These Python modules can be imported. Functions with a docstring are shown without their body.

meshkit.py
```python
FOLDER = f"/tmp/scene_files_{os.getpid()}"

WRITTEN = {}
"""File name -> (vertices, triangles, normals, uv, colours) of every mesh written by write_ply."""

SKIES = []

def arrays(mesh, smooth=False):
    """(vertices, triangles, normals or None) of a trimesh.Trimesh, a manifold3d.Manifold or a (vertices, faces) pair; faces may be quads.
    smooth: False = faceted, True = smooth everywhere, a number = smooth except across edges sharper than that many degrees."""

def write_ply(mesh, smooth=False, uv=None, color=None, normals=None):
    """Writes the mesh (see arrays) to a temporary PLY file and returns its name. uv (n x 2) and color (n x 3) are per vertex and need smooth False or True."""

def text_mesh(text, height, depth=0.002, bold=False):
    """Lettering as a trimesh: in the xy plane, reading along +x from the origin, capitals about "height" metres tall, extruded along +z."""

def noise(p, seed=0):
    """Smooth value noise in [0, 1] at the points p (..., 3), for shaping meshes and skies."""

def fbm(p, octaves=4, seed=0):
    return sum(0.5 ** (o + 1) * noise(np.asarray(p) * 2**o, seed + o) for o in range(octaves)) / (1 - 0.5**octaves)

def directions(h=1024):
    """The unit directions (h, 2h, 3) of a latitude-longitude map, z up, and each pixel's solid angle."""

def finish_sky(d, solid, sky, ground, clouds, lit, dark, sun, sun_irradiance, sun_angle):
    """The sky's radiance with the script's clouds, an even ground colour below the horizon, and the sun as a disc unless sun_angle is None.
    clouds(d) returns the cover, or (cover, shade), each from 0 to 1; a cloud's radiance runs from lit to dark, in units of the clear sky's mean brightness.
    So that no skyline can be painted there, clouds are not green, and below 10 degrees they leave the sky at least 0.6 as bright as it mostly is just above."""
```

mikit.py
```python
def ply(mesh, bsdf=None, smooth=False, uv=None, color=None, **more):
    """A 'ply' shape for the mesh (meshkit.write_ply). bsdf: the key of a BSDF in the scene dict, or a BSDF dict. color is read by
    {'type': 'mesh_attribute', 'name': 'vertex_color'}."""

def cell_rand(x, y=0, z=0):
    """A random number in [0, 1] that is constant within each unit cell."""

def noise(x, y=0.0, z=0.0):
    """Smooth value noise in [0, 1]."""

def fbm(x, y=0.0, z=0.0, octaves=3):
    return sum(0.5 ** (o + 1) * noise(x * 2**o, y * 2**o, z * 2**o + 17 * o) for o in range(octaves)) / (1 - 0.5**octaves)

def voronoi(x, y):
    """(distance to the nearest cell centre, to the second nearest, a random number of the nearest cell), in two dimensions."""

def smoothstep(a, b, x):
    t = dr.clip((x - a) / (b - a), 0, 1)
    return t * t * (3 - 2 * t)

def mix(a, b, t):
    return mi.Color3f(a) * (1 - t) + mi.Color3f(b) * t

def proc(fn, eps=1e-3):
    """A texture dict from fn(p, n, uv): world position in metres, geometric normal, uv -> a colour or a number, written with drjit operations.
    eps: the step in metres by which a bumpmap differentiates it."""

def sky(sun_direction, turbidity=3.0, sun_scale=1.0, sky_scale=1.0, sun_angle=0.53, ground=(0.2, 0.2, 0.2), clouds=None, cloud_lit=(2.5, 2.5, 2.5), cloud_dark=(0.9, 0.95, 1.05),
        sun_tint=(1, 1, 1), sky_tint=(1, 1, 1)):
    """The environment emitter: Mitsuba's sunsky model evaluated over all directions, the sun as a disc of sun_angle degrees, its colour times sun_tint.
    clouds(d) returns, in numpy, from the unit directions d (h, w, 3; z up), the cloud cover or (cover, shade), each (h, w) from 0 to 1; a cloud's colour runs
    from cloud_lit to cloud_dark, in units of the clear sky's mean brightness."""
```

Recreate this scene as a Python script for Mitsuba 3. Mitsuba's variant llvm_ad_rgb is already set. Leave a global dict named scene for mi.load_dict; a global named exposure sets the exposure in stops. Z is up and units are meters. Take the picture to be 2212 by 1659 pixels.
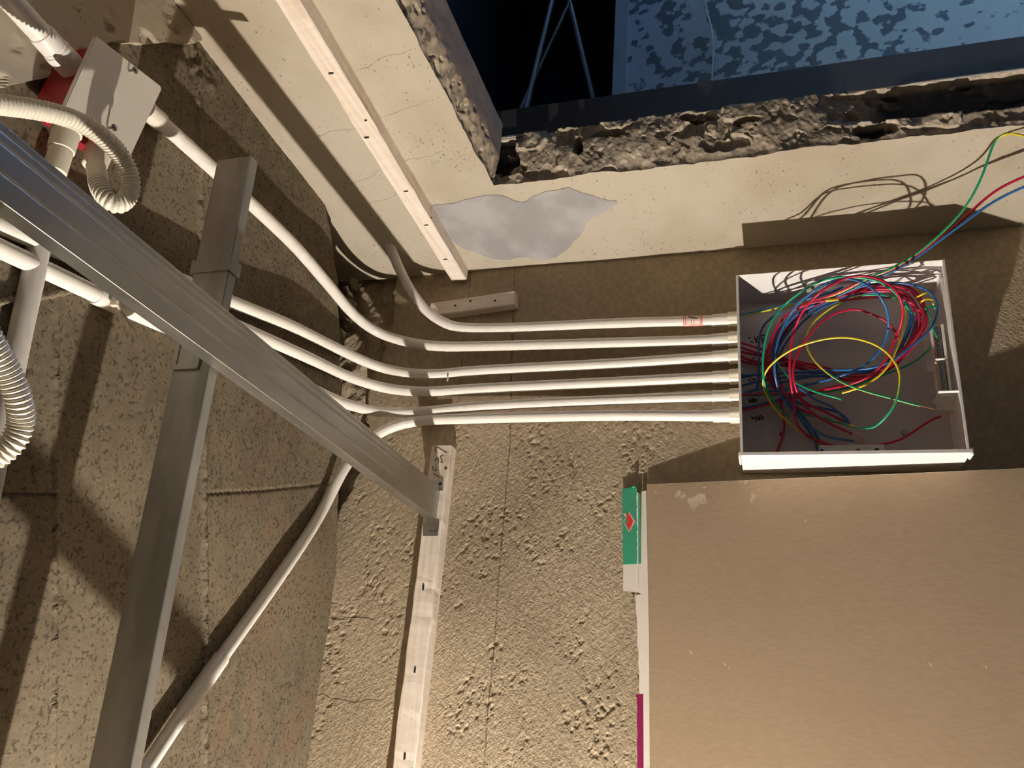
import math, random
import numpy as np, trimesh, drjit as dr, mitsuba as mi, mikit, meshkit
from mikit import noise, fbm, smoothstep, mix
from scipy.interpolate import CubicSpline
from shapely.geometry import LineString, Polygon
random.seed(7); RNG = np.random.default_rng(7)
T = mi.ScalarTransform4f
scene, labels = {}, {}

# ------------------------------------------------------------------ camera, sky, lamp, exposure
# world: z up, y into the back wall (y = 0), x towards the side wall with the opening (x = 0.871); the photograph is taken with the camera
# rolled a quarter turn, so "up" in the room is to the left in the picture
FOCAL = 1799.22
ROT = np.array([[0.07631198, 0.28811763, -0.95454948], [-0.92636480, 0.37460178, 0.03900965], [0.36881531, 0.88128414, 0.29548863]])
EYE = np.array([0.0, -1.45, 1.70])
scene['camera'] = dict(type='perspective', fov=2 * math.degrees(math.atan(1106 / FOCAL)), fov_axis='x', near_clip=0.05, far_clip=60.0,
                       to_world=T().look_at(origin=EYE.tolist(), target=(EYE + ROT[2]).tolist(), up=(-ROT[1]).tolist()))
scene['sky'] = mikit.sky((0.3, -0.5, 0.8), turbidity=3.0, sun_scale=0.0, sky_scale=520.0, sky_tint=(0.72, 0.97, 1.2), ground=(0.12, 0.13, 0.14))
LAMP = np.array([-1.20, -0.48, 1.95]); LAMP_R = 0.012
LAMP_RADIANCE = [32000, 28600, 24500]
exposure = -0.2

# ------------------------------------------------------------------ helpers
def ray(px, py): return ROT.T @ np.array([(px - 1106) / FOCAL, (py - 829.5) / FOCAL, 1.0])
def on(px, py, axis, val):                      # the point of the sight line through a pixel at a known depth (plane axis = val)
    d = ray(px, py); return EYE + d * (val - EYE[axis]) / d[axis]
XS = 0.871                                      # side wall
CN, CD = np.array([0, -0.055, 1.0]), 2.512      # ceiling plane
def zc(y): return CD + 0.055 * np.asarray(y)
def ceil(px, py, off=0.0):
    d = ray(px, py); return EYE + d * (CD - off - CN @ EYE) / (CN @ d)
def back(px, py, y=0.0): return on(px, py, 1, y)
def side(px, py, x=XS): return on(px, py, 0, x)

def uniq(key):
    if key not in scene: return key
    k = 1
    while f'{key}_{k:03d}' in scene: k += 1
    return f'{key}_{k:03d}'
_things = set()
def thing(name, label, cat, group=None):
    key, k = name, 1
    while key in _things or key in scene: key, k = f'{name}_{k:03d}', k + 1
    _things.add(key)
    labels[key] = {'label': label, 'category': cat}
    if group: labels[key]['group'] = group
    return key
def part(parent, name, mesh, bsdf, smooth=False, label=None, kind=None, color=None, uv=None):
    key = uniq(parent + '__' + name)
    scene[key] = mikit.ply(mesh, bsdf, smooth=smooth, color=color, uv=uv)
    if label or kind:
        labels[key] = {}
        if label: labels[key]['label'] = label
        if kind: labels[key]['kind'] = kind
    return key
def single(name, mesh, bsdf, label, cat, group=None, smooth=False, color=None, kind=None):
    key = thing(name, label, cat, group)
    scene[key] = mikit.ply(mesh, bsdf, smooth=smooth, color=color)
    if kind: labels[key]['kind'] = kind
    return key
def structure(name, mesh, bsdf, label, smooth=False):
    scene[name] = mikit.ply(mesh, bsdf, smooth=smooth)
    labels[name] = {'label': label, 'category': name.split('_')[0], 'kind': 'structure'}
    return name

def cat(*ms): return trimesh.util.concatenate([m for m in ms])
def box(lo, hi, bevel=0.0):
    lo, hi = np.minimum(lo, hi), np.maximum(lo, hi)
    if not bevel:
        m = trimesh.creation.box(extents=hi - lo); m.apply_translation((lo + hi) / 2); return m
    h = (hi - lo) / 2; pts = []
    for s in np.ndindex(2, 2, 2):
        s = np.array(s) * 2 - 1
        for a in range(3):
            q = h - bevel; q[a] = h[a]; pts.append(s * q)
    m = trimesh.convex.convex_hull(np.array(pts)); m.apply_translation((lo + hi) / 2); return m
def obox(c, ax, ay, az, h, bevel=0.0):
    m = box(-np.array(h, float), np.array(h, float), bevel)
    M = np.eye(4); M[:3, 0], M[:3, 1], M[:3, 2], M[:3, 3] = ax, ay, az, c
    m.apply_transform(M); return m
def unit(v): v = np.asarray(v, float); return v / np.linalg.norm(v)
def grid(P, flip=False):                          # P (n, m, 3) -> mesh
    n, m = P.shape[:2]
    i = np.arange(n * m).reshape(n, m)
    q = np.stack([i[:-1, :-1], i[1:, :-1], i[1:, 1:], i[:-1, 1:]], -1).reshape(-1, 4)
    if flip: q = q[:, ::-1]
    return trimesh.Trimesh(P.reshape(-1, 3), np.vstack([q[:, [0, 1, 2]], q[:, [0, 2, 3]]]), process=False)
def spline(pts, step=0.004):
    pts = np.asarray(pts, float)
    t = np.r_[0, np.cumsum(np.maximum(np.linalg.norm(np.diff(pts, axis=0), axis=1), 1e-6) ** 0.5)]
    cs = CubicSpline(t, pts)
    L = np.linalg.norm(np.diff(pts, axis=0), axis=1).sum()
    q = cs(np.linspace(0, t[-1], max(4, int(L / step * 3))))
    s = np.r_[0, np.cumsum(np.linalg.norm(np.diff(q, axis=0), axis=1))]
    n = max(3, int(s[-1] / step) + 1); u = np.linspace(0, s[-1], n)
    return np.stack([np.interp(u, s, q[:, k]) for k in range(3)], 1), u
def tube(path, r, seg=12, caps=True, colors=None):
    path = np.asarray(path, float); n = len(path); r = np.broadcast_to(r, n)
    t = np.gradient(path, axis=0); t /= np.linalg.norm(t, axis=1, keepdims=True) + 1e-12
    u = np.cross(t[0], [0.3, 0.5, 0.81]); u = unit(u)
    a = np.arange(seg) * 2 * np.pi / seg; V = []
    for k in range(n):
        u = unit(u - t[k] * (u @ t[k])); v = np.cross(t[k], u)
        V.append(path[k] + r[k] * (np.cos(a)[:, None] * u + np.sin(a)[:, None] * v))
    V = np.array(V); F = []
    i = np.arange(n * seg).reshape(n, seg); j = np.roll(i, -1, 1)
    F = np.concatenate([np.stack([i[:-1], j[:-1], j[1:]], -1).reshape(-1, 3), np.stack([i[:-1], j[1:], i[1:]], -1).reshape(-1, 3)])
    V = V.reshape(-1, 3)
    if caps:
        V = np.vstack([V, path[0], path[-1]])
        k = np.arange(seg); k2 = np.roll(k, -1)
        F = np.vstack([F, np.stack([k2, k, np.full(seg, n * seg)], 1), np.stack([i[-1][k], i[-1][k2], np.full(seg, n * seg + 1)], 1)])
    return trimesh.Trimesh(V, F, process=False)
def lathe(axis_a, axis_b, prof, seg=24):          # prof: [(t along 0..1, radius)], closed by caps
    a, b = np.asarray(axis_a, float), np.asarray(axis_b, float)
    pts = [a + (b - a) * t for t, r in prof]; d = unit(b - a)
    u = unit(np.cross(d, [0.3, 0.5, 0.81])); v = np.cross(d, u); ang = np.arange(seg) * 2 * np.pi / seg
    V = np.array([p + r * (np.cos(ang)[:, None] * u + np.sin(ang)[:, None] * v) for p, (t, r) in zip(pts, prof)]); n = len(prof)
    i = np.arange(n * seg).reshape(n, seg); j = np.roll(i, -1, 1)
    F = np.concatenate([np.stack([i[:-1], j[:-1], j[1:]], -1).reshape(-1, 3), np.stack([i[:-1], j[1:], i[1:]], -1).reshape(-1, 3)])
    V = np.vstack([V.reshape(-1, 3), pts[0], pts[-1]]); k = np.arange(seg); k2 = np.roll(k, -1)
    F = np.vstack([F, np.stack([k2, k, np.full(seg, n * seg)], 1), np.stack([i[-1][k], i[-1][k2], np.full(seg, n * seg + 1)], 1)])
    return trimesh.Trimesh(V, F, process=False)
def extrude(poly, depth): return trimesh.creation.extrude_polygon(poly, depth, engine='earcut')
def plate(pts, n, th):                            # a flat polygon given by coplanar 3D points, thickened along n
    pts = np.asarray(pts, float); n = unit(n); o = pts.mean(0)
    u = unit(pts[1] - pts[0]); u = unit(u - n * (u @ n)); v = np.cross(n, u)
    pl = Polygon([((p - o) @ u, (p - o) @ v) for p in pts]).buffer(0)
    if pl.geom_type != 'Polygon': pl = max(pl.geoms, key=lambda g: g.area)
    m = extrude(pl, th); M = np.eye(4); M[:3, 0], M[:3, 1], M[:3, 2], M[:3, 3] = u, v, n, o
    m.apply_transform(M); return m
def ribbon(pts, n, w, th=0.0006):                 # a pen or paint stroke lying on a surface
    pts = np.asarray(pts, float); n = unit(n); o = pts.mean(0)
    u = unit(np.cross(n, [0.31, 0.5, 0.8])); v = np.cross(n, u)
    pl = LineString([((p - o) @ u, (p - o) @ v) for p in pts]).buffer(w / 2)
    m = extrude(pl, th); M = np.eye(4); M[:3, 0], M[:3, 1], M[:3, 2], M[:3, 3] = u, v, n, o
    m.apply_transform(M); return m
def nfbm(p, f, o=4, seed=0): return meshkit.fbm(np.asarray(p) * f, o, seed)
def sstep(a, b, x): t = np.clip((x - a) / (b - a), 0, 1); return t * t * (3 - 2 * t)
def segdist(px, py, poly):                        # numpy distance to a polyline
    d = np.full(np.shape(px), 9.0)
    for (ax, ay), (bx, by) in zip(poly[:-1], poly[1:]):
        dx, dy = bx - ax, by - ay; t = np.clip(((px - ax) * dx + (py - ay) * dy) / (dx * dx + dy * dy), 0, 1)
        d = np.minimum(d, np.hypot(px - ax - t * dx, py - ay - t * dy))
    return d

# ------------------------------------------------------------------ materials
def rgb(*c): return {'type': 'rgb', 'value': list(c)}
def principled(name, col, rough=0.5, metallic=0.0, spec=0.5, **k):
    scene[name] = {'type': 'twosided', 'bsdf': dict(type='principled', base_color=col if isinstance(col, dict) else rgb(*col), roughness=rough, metallic=metallic, specular=spec, **k)}
def diffuse(name, col, bump=None, eps=8e-4, scale=1.0):
    b = {'type': 'diffuse', 'reflectance': col if isinstance(col, dict) else rgb(*col)}
    if bump: b = {'type': 'bumpmap', 'arbitrary': mikit.proc(bump, eps), 'scale': scale, 'bsdf': b}
    scene[name] = {'type': 'twosided', 'bsdf': b}

def col_plaster(p, n, uv):
    a = fbm(p.x * 4, p.y * 4, p.z * 4 + 3, 4); g = fbm(p.x * 120, p.y * 120, p.z * 120, 2)
    c = mix((0.47, 0.385, 0.275), (0.37, 0.30, 0.21), smoothstep(0.3, 0.7, a)) * (0.82 + 0.36 * g)
    w = 0.004 * (fbm(p.x * 14, 1.3, 2.0, 3) - 0.5)
    l1 = dr.abs(p.z - (2.180 + 0.022 * dr.maximum(p.x - 0.45, 0) * 2.3) - w)          # snapped lines on the render
    l2 = dr.abs(p.z - (2.2965 + 0.012 * dr.maximum(p.x - 0.6, 0)) - w)
    k1 = (1 - smoothstep(0.0006, 0.0022, l1)) * (0.35 + 0.65 * noise(p.x * 90)) * 0.7
    k2 = (1 - smoothstep(0.0005, 0.0016, l2)) * (0.3 + 0.7 * noise(p.x * 110)) * 0.55 * smoothstep(0.49, 0.5, p.x)
    c = c * (1 - k1) * (1 - k2)
    cr = dr.abs(p.x - (0.145 + 0.02 * (fbm(p.z * 18, 3.3, 0, 3) - 0.5) + 0.05 * (p.z - 2.42)))   # hairline crack
    c = c * (1 - 0.75 * (1 - smoothstep(0.0004, 0.0014, cr)) * smoothstep(2.405, 2.42, p.z) * (1 - smoothstep(2.5, 2.52, p.z)))
    cr = dr.abs(p.x - (0.005 + 0.025 * (fbm(p.z * 16, 7.3, 0, 3) - 0.5)))
    return c * (1 - 0.7 * (1 - smoothstep(0.0004, 0.0013, cr)) * smoothstep(2.36, 2.40, p.z))
def bump_plaster(p, n, uv): return 0.0010 * fbm(p.x * 300, p.y * 260, p.z * 260, 2) + 0.0007 * noise(p.x * 700, p.y * 700, p.z * 700)
diffuse('mat_plaster', mikit.proc(col_plaster), bump_plaster, 6e-4)

def col_cream(p, n, uv):
    a = fbm(p.x * 5, p.y * 5 + 8, p.z * 5, 4); b = fbm(p.y * 2.2 + 3, p.z * 2.2, 0.5, 3); s = noise(p.x * 260, p.y * 260, p.z * 260)
    c = mix((0.535, 0.485, 0.395), (0.455, 0.395, 0.305), smoothstep(0.35, 0.7, a))
    c = mix(c, (0.45, 0.35, 0.245), 0.5 * smoothstep(0.45, 0.7, b) * smoothstep(2.22, 2.34, p.z))
    pit = smoothstep(0.80, 0.9, s) * smoothstep(0.4, 0.6, fbm(p.x * 30, p.y * 30, p.z * 30 + 5, 2))
    c = c * (1 - 0.55 * pit)
    k = mi.Float(0)
    for y0, za, zb in ((-0.62, 2.17, 2.30), (-0.52, 2.18, 2.42), (-0.40, 2.20, 2.45), (-0.30, 2.30, 2.46), (-0.115, 2.05, 2.14)):   # hairline cracks
        d = dr.abs(p.y - y0 - 0.035 * (fbm(p.z * 16, y0 * 31, 0, 4) - 0.5) - 0.25 * (p.z - za))
        k = dr.maximum(k, (1 - smoothstep(0.0003, 0.0013, d)) * smoothstep(za, za + 0.02, p.z) * (1 - smoothstep(zb - 0.02, zb, p.z)) * (0.25 + 0.75 * noise(p.z * 60, y0 * 9)))
    return c * (1 - 0.5 * k)
def bump_cream(p, n, uv): return 0.0006 * fbm(p.x * 120, p.y * 120, p.z * 120, 3)
diffuse('mat_cream', mikit.proc(col_cream), bump_cream)

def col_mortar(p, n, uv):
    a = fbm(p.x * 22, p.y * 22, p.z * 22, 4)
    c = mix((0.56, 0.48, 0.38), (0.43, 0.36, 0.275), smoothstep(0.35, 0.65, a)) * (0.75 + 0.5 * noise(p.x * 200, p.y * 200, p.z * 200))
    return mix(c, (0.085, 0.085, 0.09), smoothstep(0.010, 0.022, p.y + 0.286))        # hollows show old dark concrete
def bump_mortar(p, n, uv): return 0.0022 * fbm(p.x * 150, p.y * 150, p.z * 150, 3)
diffuse('mat_mortar', mikit.proc(col_mortar), bump_mortar)
def col_soffit(p, n, uv):
    s = fbm(p.x * 90, p.y * 90, 0.0, 3); a = fbm(p.x * 8, p.y * 8, 1.0, 3)
    c = mix((0.52, 0.44, 0.33), (0.46, 0.355, 0.255), smoothstep(0.895, 0.925, p.x)) * (0.8 + 0.4 * a)
    return c * (1 - 0.6 * smoothstep(0.62, 0.72, s) * (1 - 0.7 * smoothstep(0.895, 0.925, p.x)))
diffuse('mat_soffit', mikit.proc(col_soffit), bump_cream)

def col_concrete(p, n, uv):
    a = fbm(p.x * 6, p.y * 6, 2.0, 4); b = fbm(p.x * 60, p.y * 60, 5.0, 3); s = noise(p.x * 520, p.y * 520, p.z * 520)
    c = mix((0.28, 0.238, 0.17), (0.21, 0.177, 0.127), smoothstep(0.35, 0.65, a))
    c = mix(c, (0.31, 0.257, 0.185), 0.4 * smoothstep(0.4, 0.7, b))
    c = mix(c, (0.135, 0.10, 0.078), 0.16 * smoothstep(0.46, 0.68, fbm(p.x * 150 + 3, p.y * 110, 1.0, 3)) * smoothstep(0.40, 0.58, fbm(p.x * 4 + 7, p.y * 4, 3.0, 2)))
    c = mix(c, (0.30, 0.195, 0.125), 0.3 * smoothstep(0.52, 0.66, fbm(p.x * 16 + 1, p.y * 30 + 4, 2.0, 3)) * smoothstep(-0.42, -0.34, p.y))
    c = c * (1 - 0.45 * smoothstep(0.62, 0.76, fbm(p.x * 260, p.y * 260, 4.0, 2)))
    return c * (0.72 + 0.22 * s)
def bump_concrete(p, n, uv): return 0.0004 * fbm(p.x * 300, p.y * 300, p.z * 300, 2)
diffuse('mat_concrete', mikit.proc(col_concrete), bump_concrete)
def col_grey(p, n, uv):
    a = fbm(p.x * 8, p.y * 14, p.z * 14, 4)
    return mix((0.345, 0.335, 0.345), (0.445, 0.435, 0.445), smoothstep(0.3, 0.7, a))
diffuse('mat_grey_putty', mikit.proc(col_grey))
def col_blotch(p, n, uv):
    a = fbm(p.x * 48 + p.z * 20, p.y * 9, p.z * 34 - p.x * 12, 7); b = fbm(p.x * 2.5, 3.0, p.z * 2.5, 2)
    return mix((0.60, 0.58, 0.54), (0.13, 0.135, 0.135), smoothstep(0.46, 0.54, a + 0.35 * (b - 0.5) - 0.06 * smoothstep(1.9, 1.5, p.z)) * 0.9)
diffuse('mat_blotch', mikit.proc(col_blotch))
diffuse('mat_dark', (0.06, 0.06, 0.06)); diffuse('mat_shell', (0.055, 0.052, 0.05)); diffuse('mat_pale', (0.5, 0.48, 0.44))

def wood_col(axis):
    def f(p, n, uv):
        q = [p.x, p.y, p.z]; a = q[axis]; o = [q[k] for k in range(3) if k != axis]
        g = fbm(a * 5, o[0] * 160, o[1] * 160, 3); saw = noise(a * 260 + 2 * noise(o[0] * 60, o[1] * 60), o[1] * 4, 1.0)
        c = mix((0.90, 0.82, 0.73), (0.82, 0.71, 0.59), smoothstep(0.35, 0.7, g))
        k = smoothstep(0.66, 0.78, fbm(a * 9, o[0] * 40, o[1] * 40 + 4, 2))
        return mix(c, (0.52, 0.36, 0.23), 0.4 * k) * (0.95 + 0.07 * saw)
    return f
for nm, ax in (('x', 0), ('y', 1), ('z', 2)): diffuse('mat_wood_' + nm, mikit.proc(wood_col(ax)))

def col_zinc(p, n, uv):
    a = fbm(p.x * 30, p.y * 12, p.z * 30, 3)
    return mix((0.40, 0.41, 0.40), (0.58, 0.58, 0.56), a)
def rough_zinc(p, n, uv): return 0.26 + 0.22 * fbm(p.x * 22 + 4, p.y * 9, p.z * 22, 3)
principled('mat_zinc', mikit.proc(col_zinc), mikit.proc(rough_zinc), 1.0)
def col_zinc2(p, n, uv):
    a = fbm(p.x * 12, p.y * 30, p.z * 30 + 2, 3); return mix((0.36, 0.36, 0.335), (0.56, 0.55, 0.51), smoothstep(0.25, 0.75, a))
principled('mat_zinc_dull', mikit.proc(col_zinc2), 0.5, 0.6)
principled('mat_steel_dark', (0.085, 0.078, 0.07), 0.6, 0.1); principled('mat_screw', (0.35, 0.34, 0.32), 0.3, 1.0); principled('mat_nail', (0.05, 0.045, 0.04), 0.5, 0.6)
principled('mat_pvc', (0.86, 0.83, 0.78), 0.36, 0.0, 0.5); principled('mat_pvc_ivory', (0.84, 0.79, 0.67), 0.34, 0.0, 0.5); principled('mat_pvc_grey', (0.72, 0.69, 0.65), 0.4)
principled('mat_red', (0.33, 0.02, 0.03), 0.4); principled('mat_cover', (0.84, 0.80, 0.70), 0.4); principled('mat_nylon', (0.80, 0.72, 0.58), 0.35)
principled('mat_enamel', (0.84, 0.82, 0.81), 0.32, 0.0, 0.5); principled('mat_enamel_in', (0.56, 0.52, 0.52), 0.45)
principled('mat_clear', (0.78, 0.78, 0.76), 0.3); principled('mat_brass', (0.55, 0.46, 0.30), 0.3, 1.0); principled('mat_copper', (0.80, 0.42, 0.24), 0.25, 1.0)
principled('mat_wire_red', (0.52, 0.013, 0.055), 0.3); principled('mat_wire_blue', (0.03, 0.145, 0.40), 0.3); principled('mat_wire_green', (0.01, 0.36, 0.19), 0.32); principled('mat_wire_yellow', (0.78, 0.58, 0.02), 0.32)
principled('mat_wire_stripe', {'type': 'mesh_attribute', 'name': 'vertex_color'}, 0.32)
principled('mat_ink', (0.015, 0.015, 0.017), 0.6); principled('mat_ink_pencil', (0.10, 0.06, 0.05), 0.7)
def col_board(p, n, uv):
    a = fbm(p.x * 5, p.z * 5, 3.0, 4); f = noise(p.x * 400, p.z * 120, 1.0)
    c = mix((0.43, 0.325, 0.225), (0.39, 0.29, 0.197), a) * (0.95 + 0.1 * f)
    d = smoothstep(0.62, 0.72, fbm(p.x * 60, p.z * 60, 2.0, 3)) * smoothstep(0.33, 0.38, p.x) * smoothstep(0.45, 0.6, fbm(p.x * 7, p.z * 5 + 2, 1.0, 2))
    return mix(c, (0.75, 0.66, 0.55), 0.55 * d)
diffuse('mat_board', mikit.proc(col_board)); diffuse('mat_paper', (0.80, 0.74, 0.68)); diffuse('mat_core', (0.70, 0.66, 0.52))
principled('mat_tape_green', (0.05, 0.35, 0.21), 0.4); principled('mat_tape_purple', (0.26, 0.015, 0.09), 0.4)
diffuse('mat_pink', (0.78, 0.50, 0.42)); diffuse('mat_print_red', (0.72, 0.06, 0.07)); diffuse('mat_label', (0.90, 0.82, 0.80)); diffuse('mat_label_red', (0.85, 0.14, 0.10))

# ------------------------------------------------------------------ the room: back wall
xs = np.r_[np.arange(-0.45, -0.2, 0.006), np.arange(-0.2, 0.62, 0.0017), np.arange(0.62, 0.874, 0.003)]; zs = np.r_[np.arange(0.95, 1.25, 0.006), np.arange(1.25, 1.84, 0.003), np.arange(1.84, 2.45, 0.0017), np.arange(2.45, 2.702, 0.003)]
X, Z = np.meshgrid(xs, zs, indexing='ij'); Q = np.stack([X, 0 * X, Z], -1)
rough = sstep(0.56, 0.48, X) * sstep(1.85, 1.95, Z) * 0.75 + 0.25 + 0.5 * sstep(0.62, 0.74, X) * sstep(1.5, 1.35, Z)
g = nfbm(Q, 190, 2, 1); pits = sstep(0.56, 0.72, nfbm(Q, 120, 3, 5)) * sstep(0.40, 0.62, nfbm(Q, 9, 2, 8) + 0.13 * sstep(2.2, 2.05, Z))
streak = nfbm(np.stack([X * 130 + Z * 110, 0 * X, (Z - X) * 14], -1), 1, 2, 11) * sstep(0.45, 0.6, nfbm(Q, 5, 2, 12))
H = rough * (0.0010 * (g - 0.5) - 0.0022 * pits * sstep(0.42, 0.62, nfbm(Q, 14, 3, 13)) + 0.0005 * streak) + 0.003 * (nfbm(Q, 4, 2, 2) - 0.5)
ztop = 2.485 + 0.03 * nfbm(np.stack([X, 0 * X, 0 * X], -1), 20, 3, 4) + 0.06 * sstep(0.45, 0.2, X) - 0.03 * sstep(0.6, 0.8, X)
brk = sstep(-0.004, 0.006, Z - ztop - 0.02 * (nfbm(Q, 35, 3, 6) - 0.5))
H = H * (1 - brk) + brk * (-0.02 + 0.03 * (nfbm(Q, 25, 4, 7) - 0.5))
P = np.stack([X, -H, Z], -1)
structure('wall_back', cat(grid(P, True), box((-2.5, 0, 0), (0.871, 0.1, 0.955)), box((-2.5, 0.0, 0.955), (-0.448, 0.1, 2.7)), box((-2.5, 0.03, 0), (0.96, 0.1, 2.75))), 'mat_plaster',
          'rough sand cement wall behind the distribution box and conduits', smooth=True)

# side wall with the opening
OY, OZ = -0.286, 2.155
def e_j(z): return (0.016 * (nfbm(np.stack([z, z * 0, z * 0 + 3], -1), 26, 4, 3) - 0.5) + 0.010 * (nfbm(np.stack([z, z * 0, z * 0 + 7], -1), 8, 2, 4) - 0.5)) * sstep(2.155, 2.13, z)
def e_l(y): return 0.008 * (nfbm(np.stack([y, y * 0, y * 0 + 5], -1), 26, 4, 9) - 0.5) * sstep(-0.286, -0.31, y)
def side_h(Y, Z):
    q = np.stack([0 * Y, Y, Z], -1)
    return 0.006 * (nfbm(q, 5, 3, 21) - 0.5) + 0.0012 * (nfbm(q, 60, 3, 22) - 0.5)
def side_patch(u, v, fy, fz):
    U, V = np.meshgrid(u, v, indexing='ij'); Y, Zz = fy(U, V), fz(U, V); return grid(np.stack([XS + side_h(Y, Zz), Y, Zz], -1), True)
z0 = np.arange(0.95, OZ + 1e-6, 0.004); z0[-1] = OZ
pa = side_patch(np.linspace(0, 1, 70), z0, lambda U, V: (OY + e_j(V)) * (1 - U), lambda U, V: V)
pb = side_patch(np.linspace(0, 1, 70), np.linspace(OZ, 2.7, 130), lambda U, V: OY * (1 - U), lambda U, V: V)
yl = np.arange(-1.5, OY + 1e-6, 0.004); yl[-1] = OY
pc = side_patch(yl, np.linspace(0, 1, 110), lambda U, V: U, lambda U, V: (OZ + e_l(U)) * (1 - V) + 2.7 * V)
structure('wall_right', cat(pa, pb, pc, box((XS, -0.27, 0), (0.97, 0.0, 0.95)), box((XS, -3.4, 0), (0.97, -1.5, 2.7)), box((XS + 0.02, -0.19, 0.9), (0.96, 0.03, 2.7)), box((XS + 0.02, -1.5, 2.16), (0.991, -0.28, 2.7))),
          'mat_cream', 'cream plastered side wall with the rough opening', smooth=40)
# broken mortar jamb of the opening
xj = np.linspace(XS, 0.972, 74); U, V = np.meshgrid(xj, np.arange(0.95, OZ + 0.004, 0.0019), indexing='ij')
s = (U - XS) / 0.1; q = np.stack([U, 0 * U, V], -1)
hol = np.clip(1.5 * sstep(1.62, 1.42, V + 0.08 * (nfbm(q, 14, 3, 32) - 0.5)) * sstep(0.32, 0.5, s) * sstep(1.0, 0.93, s)
              + 1.2 * sstep(2.085, 2.110, V - 0.10 * (nfbm(q, 30, 4, 39) - 0.5)) * sstep(0.2, 0.42, s + 0.5 * (nfbm(q, 45, 3, 40) - 0.5)) , 0, 1)
for (hx, hz, rx, rz) in ((0.928, 2.002, 0.017, 0.008), (0.893, 1.53, 0.013, 0.030), (0.945, 1.95, 0.008, 0.03), (0.955, 1.80, 0.008, 0.03), (0.935, 1.72, 0.006, 0.02)):
    d = np.hypot((U - hx) / rx, (V - hz) / rz) + 0.9 * (nfbm(q, 60, 3, 33) - 0.5); hol = np.maximum(hol, sstep(1.15, 0.85, d))
lay = 0.007 * sstep(0.52, 0.535, nfbm(np.stack([U * 20, 0 * U, V * 9], -1), 1, 4, 31)) + 0.003 * sstep(0.57, 0.59, nfbm(q, 34, 3, 36))
chop = nfbm(q, 70, 3, 34); conc = -0.015 * s - 0.003 * np.sin(np.pi * np.clip(s, 0, 1)) ** 1.5
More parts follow.
